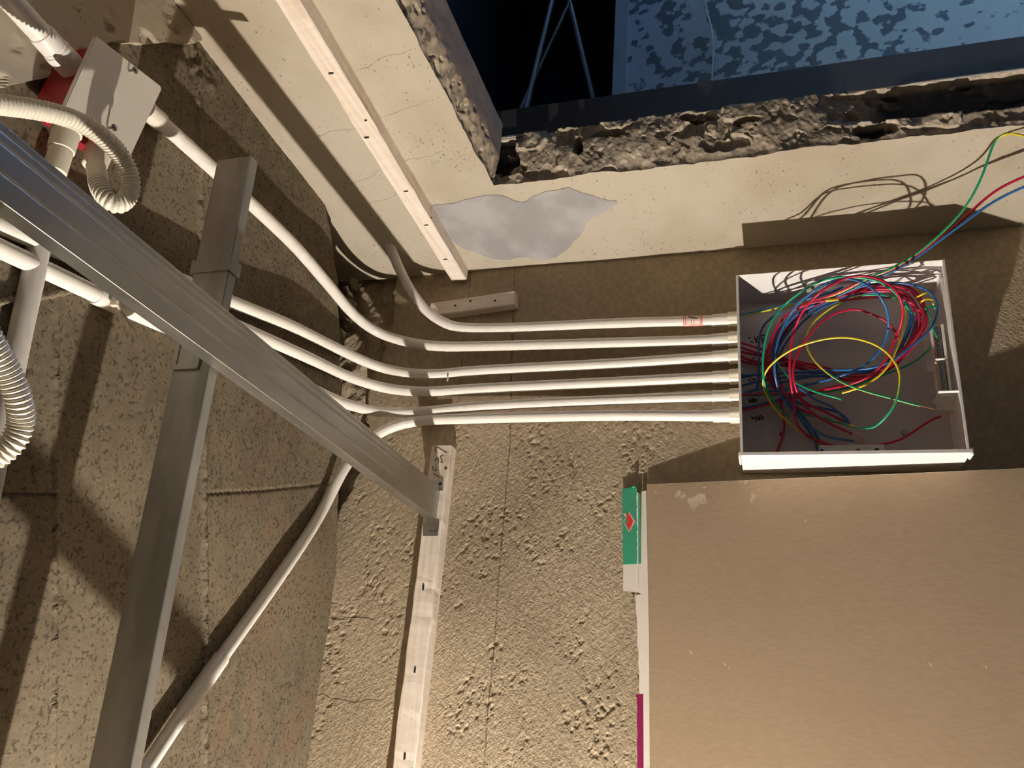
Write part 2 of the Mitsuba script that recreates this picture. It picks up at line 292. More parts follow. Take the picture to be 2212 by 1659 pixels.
Yj = OY + e_j(V) * (1 - sstep(0, 0.35, s)) + (conc + lay + 0.005 * (chop - 0.5) + 0.034 * hol) * sstep(0.0, 0.16, s) * sstep(1.02, 0.95, s)
Xj = U + 0.004 * (nfbm(q, 50, 3, 35) - 0.5) * sstep(0, 0.1, s) + side_h(Yj, V) * (s == 0)
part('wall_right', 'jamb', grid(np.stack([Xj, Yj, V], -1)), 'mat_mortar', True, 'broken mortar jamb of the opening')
# flakes and lumps of mortar that stand proud of the jamb
def lump(c, r, seed):
    m = trimesh.creation.icosphere(subdivisions=2, radius=1.0); v = m.vertices
    v = v * (0.65 + 0.8 * meshkit.fbm(v * 1.6 + seed * 7.1, 3, seed))[:, None] * np.asarray(r); m.vertices = v + np.asarray(c); return m
for k in range(14):
    zz = RNG.uniform(1.25, 2.14); xx = RNG.choice([RNG.uniform(XS + 0.004, XS + 0.02), RNG.uniform(0.945, 0.966)])
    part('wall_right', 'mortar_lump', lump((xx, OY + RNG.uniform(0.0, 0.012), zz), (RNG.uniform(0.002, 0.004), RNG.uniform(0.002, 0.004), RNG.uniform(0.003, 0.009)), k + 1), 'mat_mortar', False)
# soffit of the lintel
U, V = np.meshgrid(np.linspace(XS, 0.992, 60), np.arange(-1.5, OY + 0.006, 0.003), indexing='ij'); s = (U - XS) / 0.121; q = np.stack([U, V, 0 * U], -1)
Zs = OZ + e_l(V) * (1 - sstep(0, 0.3, s)) + (-0.011 * sstep(0.02, 0.40, s) * sstep(-0.286, -0.30, V) + 0.007 * (nfbm(q, 65, 3, 41) - 0.5) * sstep(0.5, 0.3, s) + 0.002 * (nfbm(q, 18, 3, 42) - 0.5) + 0.004 * sstep(0.66, 0.72, nfbm(q, 60, 3, 43)) * sstep(0.5, 0.35, s)) * sstep(0, 0.08, s)
part('wall_right', 'soffit', grid(np.stack([U + side_h(V, Zs) * (s == 0), V, Zs], -1)), 'mat_soffit', True, 'pitted soffit of the lintel')
# grey putty patch under the opening
pp = [(935, 441), (978, 440), (1018, 428), (1058, 422), (1090, 426), (1118, 437), (1138, 433), (1169, 418), (1217, 406), (1237, 410), (1273, 422), (1320, 434), (1332, 441), (1289, 465), (1265, 485), (1249, 513), (1217, 545), (1177, 561), (1138, 555), (1098, 559), (1058, 555), (1018, 541), (994, 533), (958, 493), (939, 457)]
pw = np.array([side(*a)[1:] for a in pp]); t = np.r_[0:len(pw) + 1]; cs = CubicSpline(t, np.vstack([pw, pw[:1]]), bc_type='periodic')(np.linspace(0, len(pw), 300)[:-1])
cs = cs + 0.011 * (np.stack([nfbm(np.c_[cs, cs[:, 0] * 0], 40, 4, 51), nfbm(np.c_[cs, cs[:, 0] * 0], 40, 4, 52)], 1) - 0.5)
pl = Polygon(cs).buffer(0); pl = max(getattr(pl, 'geoms', [pl]), key=lambda a: a.area)
gy, gz = np.meshgrid(np.arange(-0.3, 0.0, 0.004), np.arange(1.9, 2.36, 0.004), indexing='ij')
m = trimesh.creation.extrude_polygon(pl, 0.001, engine='earcut')
for _ in range(5):
    if len(m.faces) < 30000: m = m.subdivide()
v = np.array(m.vertices); m = trimesh.Trimesh(np.stack([XS + side_h(v[:, 0], v[:, 1]) - 0.0002 - v[:, 2], v[:, 0], v[:, 1]], 1), m.faces, process=False)
part('wall_right', 'putty_patch', m, 'mat_grey_putty', False, 'smooth grey putty patch below the opening')

# ceiling: rough cast slab with an uneven edge short of the back wall
ex = np.array([-0.7, -0.114, 0.056, 0.175, 0.213, 0.433, 0.561, 0.766, 0.812, 0.90]); ey = np.array([0.02, 0.004, 0.0, 0.002, 0.0, -0.051, -0.098, -0.190, -0.232, -0.31])
def edge(x): return np.interp(x, ex, ey) + 0.016 * (nfbm(np.stack([x, 0 * x, 0 * x], -1), 28, 4, 61) - 0.5) * sstep(0.15, 0.4, x) + 0.006 * (nfbm(np.stack([x, 0 * x, 0 * x + 3], -1), 60, 3, 62) - 0.5)
cx = np.arange(-0.65, 0.885, 0.0034); U, V = np.meshgrid(cx, np.linspace(0, 1, 430), indexing='ij')
Y = -1.35 + (edge(U) + 1.35) * V; q = np.stack([U, Y, 0 * U], -1)
seam1 = [tuple(ceil(*a)[:2]) for a in ((128, 500), (122, 660), (120, 1050), (118, 1420), (115, 1700))]
seam2 = [tuple(ceil(*a)[:2]) for a in ((418, 110), (428, 330), (433, 520), (438, 1000), (440, 1300), (442, 1700))]
cross = [[tuple(ceil(*a)[:2]) for a in l] for l in (((-60, 1064), (60, 1067), (120, 1068)), ((440, 1066), (560, 1060), (715, 1044)), ((-60, 660), (60, 646), (160, 626)))]
H = 0.003 * (nfbm(q, 4, 2, 63) - 0.5) + 0.0002 * (nfbm(q, 140, 2, 64) - 0.5) - 0.0004 * sstep(0.64, 0.76, nfbm(q, 120, 2, 66)) * sstep(0.42, 0.6, nfbm(q, 7, 3, 69))
lumpy = nfbm(q, 70, 3, 65)
H += 0.010 * (1 - sstep(0.002, 0.007, segdist(U, Y, seam2) + 0.006 * (lumpy - 0.5))) * (lumpy - 0.18) * 1.3
H += 0.006 * (1 - sstep(0.0012, 0.0045, segdist(U, Y, seam1) + 0.002 * (lumpy - 0.5))) * (lumpy - 0.1)
H -= 0.004 * (1 - sstep(0.0008, 0.0026, segdist(U, Y, cross[0]))) + 0.0022 * (1 - sstep(0.0008, 0.0028, segdist(U, Y, cross[1])))
H += 0.008 * (1 - sstep(0.0015, 0.004, segdist(U, Y, cross[2])))
d1 = Y - np.interp(U, [a[0] for a in sorted(seam2)], [a[1] for a in sorted(seam2)])
H += 0.002 * sstep(-0.002, 0.004, d1)                                     # the next formwork board sits a little lower
crumb = sstep(0.05, 0.012, np.hypot((U - 0.835) / 1.0, (Y + 0.69) / 1.6)); H += 0.012 * crumb * (lumpy - 0.4)
Zq = zc(Y) - H; top = np.stack([U, Y, Zq], -1)
lip = top[:, -1:, :].repeat(12, 1).copy(); k = np.linspace(0, 1, 12)[None, :]
lip[..., 2] += 0.13 * k; lip[..., 1] += 0.014 * (nfbm(lip, 40, 3, 67) - 0.5) + 0.01 * k
structure('ceiling', cat(grid(top), grid(lip), box((-2.5, -3.4, 2.53), (-0.648, 0.1, 2.7)), box((-0.66, -3.4, 2.46), (0.9, -1.34, 2.7)), box((-0.7, -1.4, 2.62), (0.88, -0.35, 2.7)), box((-0.7, -0.4, 2.655), (0.97, 0.1, 2.75))),
          'mat_concrete', 'rough cast concrete ceiling slab with formwork seams', smooth=35)
# remains of plaster on the slab
bl = [(0.40, -1.09), (0.50, -1.0), (0.57, -0.95), (0.632, -0.909), (0.70, -0.862), (0.746, -0.825), (0.80, -0.772), (0.84, -0.728), (0.868, -0.70)]
U, V = np.meshgrid(np.arange(0.30, 0.872, 0.003), np.linspace(0, 1, 130), indexing='ij')
yb = np.interp(U, [a[0] for a in bl], [a[1] for a in bl]) + 0.022 * (nfbm(np.stack([U, 0 * U, 0 * U + 1], -1), 22, 4, 71) - 0.5)
Y = -1.35 + (yb + 1.35) * V; q = np.stack([U, Y, 0 * U], -1)
Hh = 0.012 + 0.004 * (nfbm(q, 7, 3, 72) - 0.5) - 0.006 * sstep(0.6, 0.75, nfbm(q, 50, 2, 73)) * sstep(0.85, 1.0, V)
top = np.stack([U, Y, zc(Y) - Hh], -1); lip = top[:, -1:, :].repeat(4, 1).copy(); lip[..., 2] += np.linspace(0, 0.016, 4)[None]
part('ceiling', 'plaster_layer', cat(grid(top), grid(lip)), 'mat_cream', 35, 'cream plaster left on the slab with a ragged edge')
# rubble in the gap between slab and wall
for k in range(34):
    x = RNG.uniform(0.42, 0.85); y = np.interp(x, ex, ey); yy = RNG.uniform(y, -0.01)
    part('ceiling', 'rubble', lump((x, yy, 2.545 + RNG.uniform(-0.02, 0.06) + 0.02), RNG.uniform(0.008, 0.026, 3), 40 + k), 'mat_concrete', False)

structure('floor', box((-2.5, -3.4, -0.1), (3.3, 1.4, 0.0)), 'mat_shell', 'bare concrete floor of the room')
structure('wall_left', box((-2.6, -3.4, 0), (-2.45, 0.1, 2.7)), 'mat_shell', 'plain wall of the room out of the picture')
structure('wall_front', box((-2.6, -3.5, 0), (0.97, -3.4, 2.7)), 'mat_shell', 'plain wall of the room behind the photographer')

# ------------------------------------------------------------------ the dark space beyond the opening
structure('wall_beyond', box((0.99, 0.10, 0), (3.3, 0.22, 2.022)), 'mat_blotch', 'blotchy blue lit wall seen through the opening')
part('wall_beyond', 'arris', box((0.99, 0.094, 1.995), (3.3, 0.10, 2.03), 0.002), 'mat_pale', False, 'pale plaster edge')
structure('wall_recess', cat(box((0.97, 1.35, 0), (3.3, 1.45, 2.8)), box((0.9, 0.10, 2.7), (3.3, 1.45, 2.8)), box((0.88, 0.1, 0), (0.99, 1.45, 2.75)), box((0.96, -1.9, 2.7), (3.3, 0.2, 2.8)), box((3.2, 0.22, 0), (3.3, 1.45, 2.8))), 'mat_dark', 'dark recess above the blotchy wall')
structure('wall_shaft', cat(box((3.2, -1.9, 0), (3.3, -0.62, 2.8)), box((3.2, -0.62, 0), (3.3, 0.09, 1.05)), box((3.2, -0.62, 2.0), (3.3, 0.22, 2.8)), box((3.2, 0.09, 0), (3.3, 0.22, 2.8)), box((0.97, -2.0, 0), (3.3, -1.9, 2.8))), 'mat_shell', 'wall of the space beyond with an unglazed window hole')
fr = cat(box((0.970, -0.289, 0), (1.034, -0.284, 2.168), 0.001), box((0.993, -1.3, 2.166), (1.034, -0.284, 2.19), 0.002))
structure('door_1', fr, 'mat_steel_dark', 'dark steel frame lining the opening')
part('door_1', 'bead', box((0.9685, -0.291, 2.062), (0.9735, -0.288, 2.163), 0.001), 'mat_pale', False, 'pale bead on the frame')
part('door_1', 'bead', box((0.9685, -0.291, 1.0), (0.9725, -0.288, 1.47), 0.001), 'mat_pale', False)
def rod(a, b, y, r, ext=0.6):
    A, B = on(*a, 1, y), on(*b, 1, y); return tube(np.array([A + (A - B) * ext, A, B, B + (B - A) * ext]), r, 10)
single('thin_pipe', rod((1193, 0), (1134, 245), 0.35, 0.0075), 'mat_pvc_grey', 'thin grey pipe in the dark opening, thickest one leaning left', 'pipe', smooth=60)
single('thin_pipe', rod((1205, 60), (1120, 245), 0.50, 0.0055, 0.4), 'mat_pvc_grey', 'thinnest grey pipe in the dark opening, crossing behind the left pipe', 'pipe', smooth=60)
single('thin_pipe', rod((1230, 0), (1285, 225), 0.40, 0.0075), 'mat_pvc_grey', 'thin grey pipe in the dark opening, the right one leaning right', 'pipe', smooth=60)
pts, _ = spline([on(*a, 1, 0.085) for a in ((1518, -60), (1527, 20), (1536, 60), (1541, 100), (1540, 140), (1537, 200), (1535, 260))])
single('hanging_wire', tube(pts, 0.0022, 8), 'mat_pvc', 'thin white wire hanging in front of the blue lit wall', 'wire', smooth=60)

# ------------------------------------------------------------------ timber battens
def nail_marks(parent, pts, n, L=0.007, W=0.0028, rot=None):
    for p in pts:
        u = unit(np.cross(n, rot if rot is not None else [0, 0, 1])); v = np.cross(unit(n), u); c = np.asarray(p)
        part(parent, 'nail', obox(c, u, v, unit(n), (W / 2, L / 2, 0.0008), 0.0005), 'mat_nail')
def batten(name, A, B, w, wdir, n, th, mat, label, cat_='batten', wob=0.0):
    A, B = np.asarray(A, float), np.asarray(B, float); a = unit(B - A); wd = unit(wdir - a * (np.asarray(wdir) @ a)); n = unit(n)
    L = np.linalg.norm(B - A); k = max(2, int(L / 0.012)); t = np.linspace(0, L, k); c = 0.0018
    prof = np.array([(-w / 2 + c, 0), (-w / 2, -c), (-w / 2, -th), (w / 2, -th), (w / 2, -c), (w / 2 - c, 0)])
    rr = np.random.default_rng(len(name) + int(L * 1000)); R = []
    for ti in t:
        jw = wob * (meshkit.fbm(np.array([[ti * 22, 0, 1.7], [ti * 22, 5, 2.7]]), 3, 3) - 0.5); p = prof.copy(); p[:2, 0] += jw[0]; p[4:, 0] += jw[1]; p[0, 1] += -abs(jw[0]); p[5, 1] -= abs(jw[1])
        R.append(A + a * ti + p[:, :1] * wd + p[:, 1:] * n)
    R = np.array(R); i = np.arange(k * 6).reshape(k, 6); j = np.roll(i, -1, 1)
    F = np.concatenate([np.stack([i[:-1], j[:-1], j[1:]], -1).reshape(-1, 3), np.stack([i[:-1], j[1:], i[1:]], -1).reshape(-1, 3)])
    caps = [[i[0, 0], i[0, q + 1], i[0, q]] for q in range(1, 5)] + [[i[-1, 0], i[-1, q], i[-1, q + 1]] for q in range(1, 5)]
    m = trimesh.Trimesh(R.reshape(-1, 3), np.vstack([F, caps]), process=False); trimesh.repair.fix_normals(m)
    key = thing(name, label, cat_); part(key, 'timber', m, mat, False); return key
bx = 0.843
A, B = side(993, 606, bx), side(592 + 45, 0, bx); A2, B2 = side(978, 607, bx), side(690, 60, bx)
lft = np.array([side(978, 607, bx), side(700, 167, bx)]); rgt = np.array([side(1003, 590, bx), side(688, 56, bx)])
c0, d0 = lft[0] * 0.5 + side(1006, 606, bx) * 0.5, None
dl, dr_ = unit(lft[1] - lft[0]), unit(rgt[1] - rgt[0]); dm = unit(dl + dr_)
start = c0; end = c0 + dm * 1.5
kb = batten('timber_batten', start, end, 0.0335, (0, 0, 1), (-1, 0, 0), 0.029, 'mat_wood_y', 'long pale timber batten nailed on the cream side wall, brightest of the three battens', wob=0.004)
nail_marks(kb, [side(*a, bx - 0.0) for a in ((715, 158), (792, 297), (877, 413), (921, 486), (962, 560))], (-1, 0, 0), 0.008, 0.0035)
nail_marks(kb, [side(*a, bx) for a in ((790, 260), (932, 470))], (-1, 0, 0), 0.004, 0.003)
yb_ = -0.030
tl = [back(936, 962, yb_), back(853, 1659, yb_)]; tr = [back(972, 962, yb_), back(888, 1659, yb_)]
S0 = (tl[0] + tr[0]) / 2; S1 = (tl[1] + tr[1]) / 2; S1 = S0 + (S1 - S0) * 1.5
kb2 = batten('timber_batten', S0, S1, 0.040, (0, 0, 1), (0, -1, 0), 0.030, 'mat_wood_x', 'long timber batten on the rough back wall below the conduits, number pencilled on its end', wob=0.006)
nail_marks(kb2, [back(*a, yb_) for a in ((914, 1269), (896, 1447), (874, 1634))], (0, -1, 0), 0.010, 0.0035, (1, 0, 0))
nail_marks(kb2, [back(963, 1012, yb_)], (0, -1, 0), 0.005, 0.003)
def zz6(x, y): return back(840 + x / 6.91, 940 + y / 6.91, yb_)
for st in ([(690, 250), (689, 182), (722, 178), (790, 222), (866, 266)], [(690, 385), (706, 352), (728, 346), (744, 362), (746, 395), (738, 420)], [(812, 308), (772, 318), (768, 332), (792, 372), (798, 412), (772, 402)],
           [(662, 462), (655, 505), (702, 534), (708, 510), (692, 478)], [(676, 574), (752, 628)]):
    part(kb2, 'pencil_number', ribbon([zz6(*a) for a in st], (0, -1, 0), 0.0012, 0.0003), 'mat_ink_pencil', label='pencilled digit')
kb3 = batten('timber_batten', (0.788, -0.022, 2.1885), (0.774, -0.022, 2.372), 0.031, (1, 0, 0), (0, -1, 0), 0.0225, 'mat_wood_z', 'short timber offcut fixed on the back wall beside the end of the bright batten', wob=0.003)
nail_marks(kb3, [back(*a, -0.022) for a in ((983, 660), (1069, 649), (1016, 650))], (0, -1, 0), 0.005, 0.004)

# ------------------------------------------------------------------ ceiling frame: channel and carrying channel
def arc_profile(pts, r=0.002):
    out = []
    for k, p in enumerate(pts):
        p = np.array(p, float)
        if k in (0, len(pts) - 1): out.append(p); continue
        a, b = unit(np.array(pts[k - 1]) - p), unit(np.array(pts[k + 1]) - p)
        for t in np.linspace(0, 1, 5): q0, q1 = p + a * r, p + b * r; out.append((1 - t) ** 2 * q0 + 2 * t * (1 - t) * p + t * t * q1)
    return out
def section(pts, th, r): return LineString(arc_profile(pts, r)).buffer(th / 2, cap_style=2, join_style=1)
hw = 0.0305
P60 = [(-0.0235, 0.019), (-0.0275, 0.0225), (-hw, 0.0205), (-hw, 0.0), (-0.0105, 0.0), (-0.0085, 0.0011), (-0.0065, 0.0), (0.0125, 0.0), (0.0145, 0.0011), (0.0165, 0.0), (0.0225, 0.0), (0.024, 0.0008), (0.0255, 0.0), (hw, 0.0), (hw, 0.0205), (0.0275, 0.0225), (0.0235, 0.019)]
sec = section(P60, 0.0008, 0.0011)
CA, CB = np.array([0.3575, -0.034, 2.3005]), np.array([0.418, -1.75, 2.3005])
ca = unit(CB - CA); m = extrude(sec, np.linalg.norm(CB - CA)); M = np.eye(4); M[:3, 2] = ca; M[:3, 1] = (0, 0, 1); M[:3, 0] = np.cross((0, 0, 1), ca); M[:3, 3] = CA; m.apply_transform(M)
ch = thing('furring_channel', 'wide shiny furring channel running from the left edge down to the long batten', 'metal channel')
part(ch, 'profile', m, 'mat_zinc', 30)
tabq = lambda pts, y=-0.0312: plate([back(*a, y) for a in pts], (0, -1, 0), 0.001)
t1 = part(ch, 'tab', tabq([(914, 1128), (949, 1128), (946, 1158), (914, 1158)]), 'mat_zinc', False, 'bent end tab screwed to the batten')
part(ch, 'tab', tabq([(925, 1038), (958, 1038), (957, 1060), (940, 1060)]), 'mat_zinc', False)
for a in ((929, 1146), (938, 1147), (951, 1045)):
    c = back(*a, -0.0325); part(ch, 'screw', lathe(c, c + np.array([0, -0.002, 0]), [(0, 0.0035), (0.6, 0.0032), (1, 0.0012)], 12), 'mat_screw' if a[0] < 950 else 'mat_nail', 40)
# carrying channel (U section on edge) above it
U50 = [(0.015, 0.051), (0.0, 0.051), (0.0, 0.0), (0.015, 0.0)]
sec = section(U50, 0.001, 0.0022); RA, RB = np.array([0.645, -0.708, 2.3295]), np.array([-0.45, -0.665, 2.326])
ra = unit(RB - RA); m = extrude(sec, np.linalg.norm(RB - RA)); M = np.eye(4); M[:3, 2] = -ra; M[:3, 1] = unit(np.cross(-ra, np.cross((0, 0, 1), -ra))); M[:3, 0] = np.cross(M[:3, 1], -ra); M[:3, 3] = RB; m.apply_transform(M)
rn = thing('carrying_channel', 'dull U shaped carrying channel on edge crossing above the wide furring channel', 'metal channel')
part(rn, 'profile', m, 'mat_zinc_dull', 30)
# hanger clip wrapped round it
cl = thing('channel_clip', 'galvanised wire and plate clip holding the furring channel to the carrying channel', 'clip')
def rp(t, dy, dz): return RA + ra * t + np.array([0, dy, dz])
tc = 0.157
part(cl, 'saddle', cat(obox(rp(tc, -0.0018, 0.026), ra, (0, 1, 0), (0, 0, 1), (0.009, 0.0008, 0.029), 0.0003), obox(rp(tc, 0.008, -0.0025), ra, (0, 1, 0), (0, 0, 1), (0.009, 0.011, 0.0008), 0.0003), obox(rp(tc, 0.008, 0.0535), ra, (0, 1, 0), (0, 0, 1), (0.009, 0.011, 0.0008), 0.0003)), 'mat_zinc_dull')
tp = 0.272
rim = Polygon([(-0.020, -0.014), (0.016, -0.014), (0.020, -0.010), (0.020, 0.018), (-0.020, 0.018)]).buffer(0.003)
m = cat(extrude(rim.difference(rim.buffer(-0.006)), 0.003), extrude(rim.buffer(-0.0055), 0.0012))
M = np.eye(4); M[:3, 0] = -ra; M[:3, 1] = (0, 0, 1); M[:3, 2] = np.cross(-ra, (0, 0, 1)); 
if M[1, 2] > 0: M[:3, 0] *= -1; M[:3, 2] *= -1
M[:3, 3] = rp(tp, -0.0012, 0.030); m.apply_transform(M); part(cl, 'plate', m, 'mat_zinc_dull', False, 'pressed end plate of the clip')

# ------------------------------------------------------------------ conduits
R20 = 0.0103
def cy(px, py, off=0.013): return ceil(px, py, off)
def wy(px, py, y): return back(px, py, y)
def conduit(label, pts, adapter=True, r=R20, mat='mat_pvc', group=None, coup=(), step=0.008):
    pts = [np.array(p, float) for p in pts]
    for k, p in enumerate(pts):                       # keep clear of the slab: slide the point along its sight line to just below the slab
        if p[2] > zc(p[1]) - 0.0145 and r < 0.011:
            d = p - EYE; pts[k] = EYE + d * (CD - 0.0145 - CN @ EYE) / (CN @ d)
    key = thing('conduit', label, 'pipe', group); path, s = spline(pts, step)
    part(key, 'tube', tube(path, r, 20), mat, 60)
    for (a, b, rr) in coup:
        part(key, 'coupling', lathe(a, b, [(0, r * 0.9), (0, rr * 0.97), (0.04, rr), (0.485, rr), (0.49, rr * 0.985), (0.51, rr * 0.985), (0.515, rr), (0.96, rr), (1, rr * 0.97), (1, r * 0.9)], 28), mat, 40)
    return key
BT = 1.75                                            # top of the box
def adapter(key, c):
    x, y = c
    part(key, 'adapter', lathe((x, y, BT + 0.048), (x, y, BT + 0.012), [(0, R20 * 0.95), (0, R20 * 1.13), (0.05, R20 * 1.16), (1, R20 * 1.18), (1, R20)], 28), 'mat_pvc', 40)
    a = np.arange(48) * 2 * np.pi / 48; rad = R20 * (1.36 + 0.06 * (np.cos(a * 8) > 0.2)); pl = Polygon(np.c_[rad * np.cos(a), rad * np.sin(a)])
    m = extrude(pl, 0.0185); m.apply_translation((x, y, BT + 0.0005)); part(key, 'nut', m, 'mat_pvc_ivory', 25)
ys = [-0.033, -0.031, -0.030, -0.029, -0.027, -0.026]
ends = []
for py, yv in zip((693, 734.5, 772, 816, 858, 899), ys): p = on(1540, py, 1, yv); ends.append(p)
boxend = lambda k, pys: [np.array([on(1568, pys, 1, ys[k])[0], ys[k], BT + 0.014])]
conds = [
 ('topmost white conduit entering the box, curving into the cream wall, with a paper label', [wy(1010, 708.5, -.032), wy(960, 697, -.036), wy(925, 674, -.046), wy(893, 636, -.066), wy(866, 588, -.092), wy(848, 545, -.118), wy(838, 515, -.137)]),
 ('second white conduit from the top at the box, running back to the red junction box', [wy(1010, 748.5, -.031), wy(930, 746.5, -.033), wy(870, 736, -.040), wy(812, 715, -.062), wy(760, 675, -.105), wy(725, 634, -.160), cy(690, 592, .020), cy(640, 535), cy(545, 443), cy(440, 347), cy(352, 268), cy(326, 246)]),
 ('third white conduit from the top at the box, passing behind the wide channel', [wy(1010, 802.5, -.030), wy(950, 808, -.031), wy(890, 806.5, -.033), wy(820, 793, -.043), wy(750, 763, -.075), wy(690, 734, -.118), cy(620, 700, .018), cy(540, 668), cy(400, 610), cy(200, 523), cy(60, 462), cy(-60, 411)]),
 ('fourth white conduit from the top at the box, passing behind the wide channel', [wy(1010, 841, -.029), wy(950, 845, -.030), wy(890, 845, -.032), wy(820, 835, -.040), wy(750, 812, -.068), wy(690, 784, -.108), cy(620, 752, .018), cy(540, 717), cy(400, 657), cy(200, 572), cy(90, 524), cy(-60, 460)]),
 ('fifth white conduit from the top at the box, carrying the cable tie', [wy(1010, 880, -.028), wy(940, 887, -.028), wy(870, 891, -.029), wy(810, 888, -.033), wy(750, 873, -.048), wy(690, 848, -.080), wy(620, 815, -.130), cy(540, 780, .018), cy(440, 737), cy(330, 692), cy(215, 639), cy(110, 589), cy(0, 537), cy(-60, 508)]),
 ('lowest white conduit entering the box, turning away along the ceiling with a long coupling', [wy(1010, 904, -.026), wy(950, 906, -.027), wy(895, 911, -.029), wy(850, 922, -.034), wy(810, 942, -.045), wy(775, 972, -.062), wy(742, 1015, -.088), cy(700, 1095, .014), cy(640, 1192), cy(560, 1307), cy(470, 1432), cy(400, 1533), cy(330, 1638), cy(280, 1712)])]
ckeys = []
for k, (lab, tail) in enumerate(conds):
    pyb = (692, 734, 771, 815, 857, 898)[k]; e0 = on(1552, pyb, 1, ys[k]); e = np.array([e0[0], ys[k], BT + 0.02])
    mid = on(1300, {0: 700, 1: 741.5, 2: 787, 3: 827, 4: 865.5, 5: 897.5}[k], 1, ys[k] + 0.002)
    pts = [e, on(1480, {0: 694.5, 1: 736.5, 2: 775.5, 3: 818, 4: 859, 5: 897.8}[k], 1, ys[k]), mid] + tail
    cp = ()
    if k == 4: cp = ((cy(204, 634), cy(268, 663), 0.0127),)
    if k == 5: cp = ((cy(478, 1421), cy(398, 1536), 0.0127),)
    key = conduit(lab, pts, coup=cp); ckeys.append(key); adapter(key, (e[0], ys[k]))
# paper label on the first conduit
c = on(1497, 695, 1, ys[0]); cA, cB = on(1477, 695.4, 1, ys[0]), on(1518, 694.2, 1, ys[0]); ax = unit(cB - cA)
def wrap(a, b, r, a0, a1, seg=16):                     # part of a sleeve round a vertical pipe; angle 0 faces the camera (-y)
    an = np.linspace(a0, a1, seg); ring = np.stack([np.sin(an) * r, -np.cos(an) * r, 0 * an], 1)
    return grid(np.stack([np.asarray(a) + ring, np.asarray(b) + ring], 0))
lb = single('paper_label', wrap(cA, cB, R20 + 0.0004, -1.35, 1.35), 'mat_label', 'small white and red paper label stuck on the topmost conduit', 'label', smooth=60)
L1 = lambda t: cA + (cB - cA) * t
for (t0, t1_, a0, a1) in ((0, 0.05, -1.35, 1.35), (0.95, 1, -1.35, 1.35), (0.0, 1.0, -1.35, -1.22), (0.10, 0.45, -0.98, -0.92), (0.55, 0.9, -0.98, -0.92), (0.10, 0.13, -0.92, 0.9), (0.42, 0.45, -0.92, 0.9), (0.55, 0.58, -0.92, 0.9), (0.87, 0.9, -0.92, 0.9), (0.47, 0.53, -1.25, -1.0)):
    part(lb, 'border', wrap(L1(t0), L1(t1_), R20 + 0.0007, a0, a1), 'mat_label_red', 60)
st = [L1(0.25), L1(0.45), L1(0.60), L1(0.74)]; an = (0.62, 0.38, 0.22, 0.10)
part(lb, 'pen_stroke', tube([p + np.array([math.sin(a) * (R20 + .0006), -math.cos(a) * (R20 + .0006), 0]) for p, a in zip(st, an)], [0.0008, 0.0014, 0.0014, 0.001], 8), 'mat_ink')
nick = on(967, 818, 1, -0.041); part(ckeys[2], 'burr', obox(nick, (1, 0, 0), (0, 1, 0), (0, 0, 1), (0.005, 0.0015, 0.0015), 0.0005), 'mat_pvc_grey')
# cable tie
tie = thing('cable_tie', 'ivory nylon cable tie round the fifth conduit with its tail hanging', 'cable tie')
c = cy(250, 653); d = unit(cy(268, 663) - cy(215, 639)); u = unit(np.cross(d, (0, 0, 1))); w = np.cross(u, d)
an = np.linspace(0, 2 * np.pi, 33); ring = np.stack([c + 0.0133 * (math.cos(a) * u + math.sin(a) * w) for a in an])
part(tie, 'loop', grid(np.stack([ring - d * 0.002, ring + d * 0.002], 0)), 'mat_nylon', 60)
hd = ceil(247, 655, 0.032); part(tie, 'head', obox(hd, d, u, w, (0.0035, 0.004, 0.0045), 0.0012), 'mat_nylon')
tail, _ = spline([ceil(247, 653, .032), ceil(262, 672, .034), ceil(280, 698, .037), ceil(299, 720, .040)])
part(tie, 'tail', tube(tail, np.interp(np.linspace(0, 1, len(tail)), [0, .93, 1], [.0019, .0017, .0007]), 10), 'mat_nylon', 60)
# pale pipe along the ceiling on the left
conduit('pale conduit in shadow on the ceiling at the left edge, behind the lower corrugated hose', [ceil(101, 430, .014), ceil(92, 480, .014), ceil(79, 560, .014), ceil(62, 640, .014), ceil(40, 740, .014), ceil(18, 850, .014), ceil(-6, 970, .014), ceil(-30, 1090, .014)], r=0.0118, mat='mat_pvc_grey')
conduit('thick white conduit at the top left corner leading into the red junction box', [ceil(-70, -95, .038), ceil(20, -2, .038), ceil(60, 42, .038), ceil(100, 86, .038), ceil(150, 140, .038)], r=0.0122,
        coup=((ceil(88, 72, .038), ceil(140, 130, .038), 0.0140), (ceil(120, 108, .038), ceil(160, 150, .038), 0.0152)))

# an offcut of conduit tied under the carrying channel, just outside the picture; its shadow crosses the slab
def toward(px, py, z):
    c = ceil(px, py); return c + (LAMP - c) * (c[2] - z) / (c[2] - LAMP[2])
conduit('white conduit offcut tied under the carrying channel, just below the photo frame', [toward(-60, 900, 2.314), toward(150, 1128, 2.314), toward(300, 1290, 2.314), toward(436, 1440, 2.314)], r=0.0112)

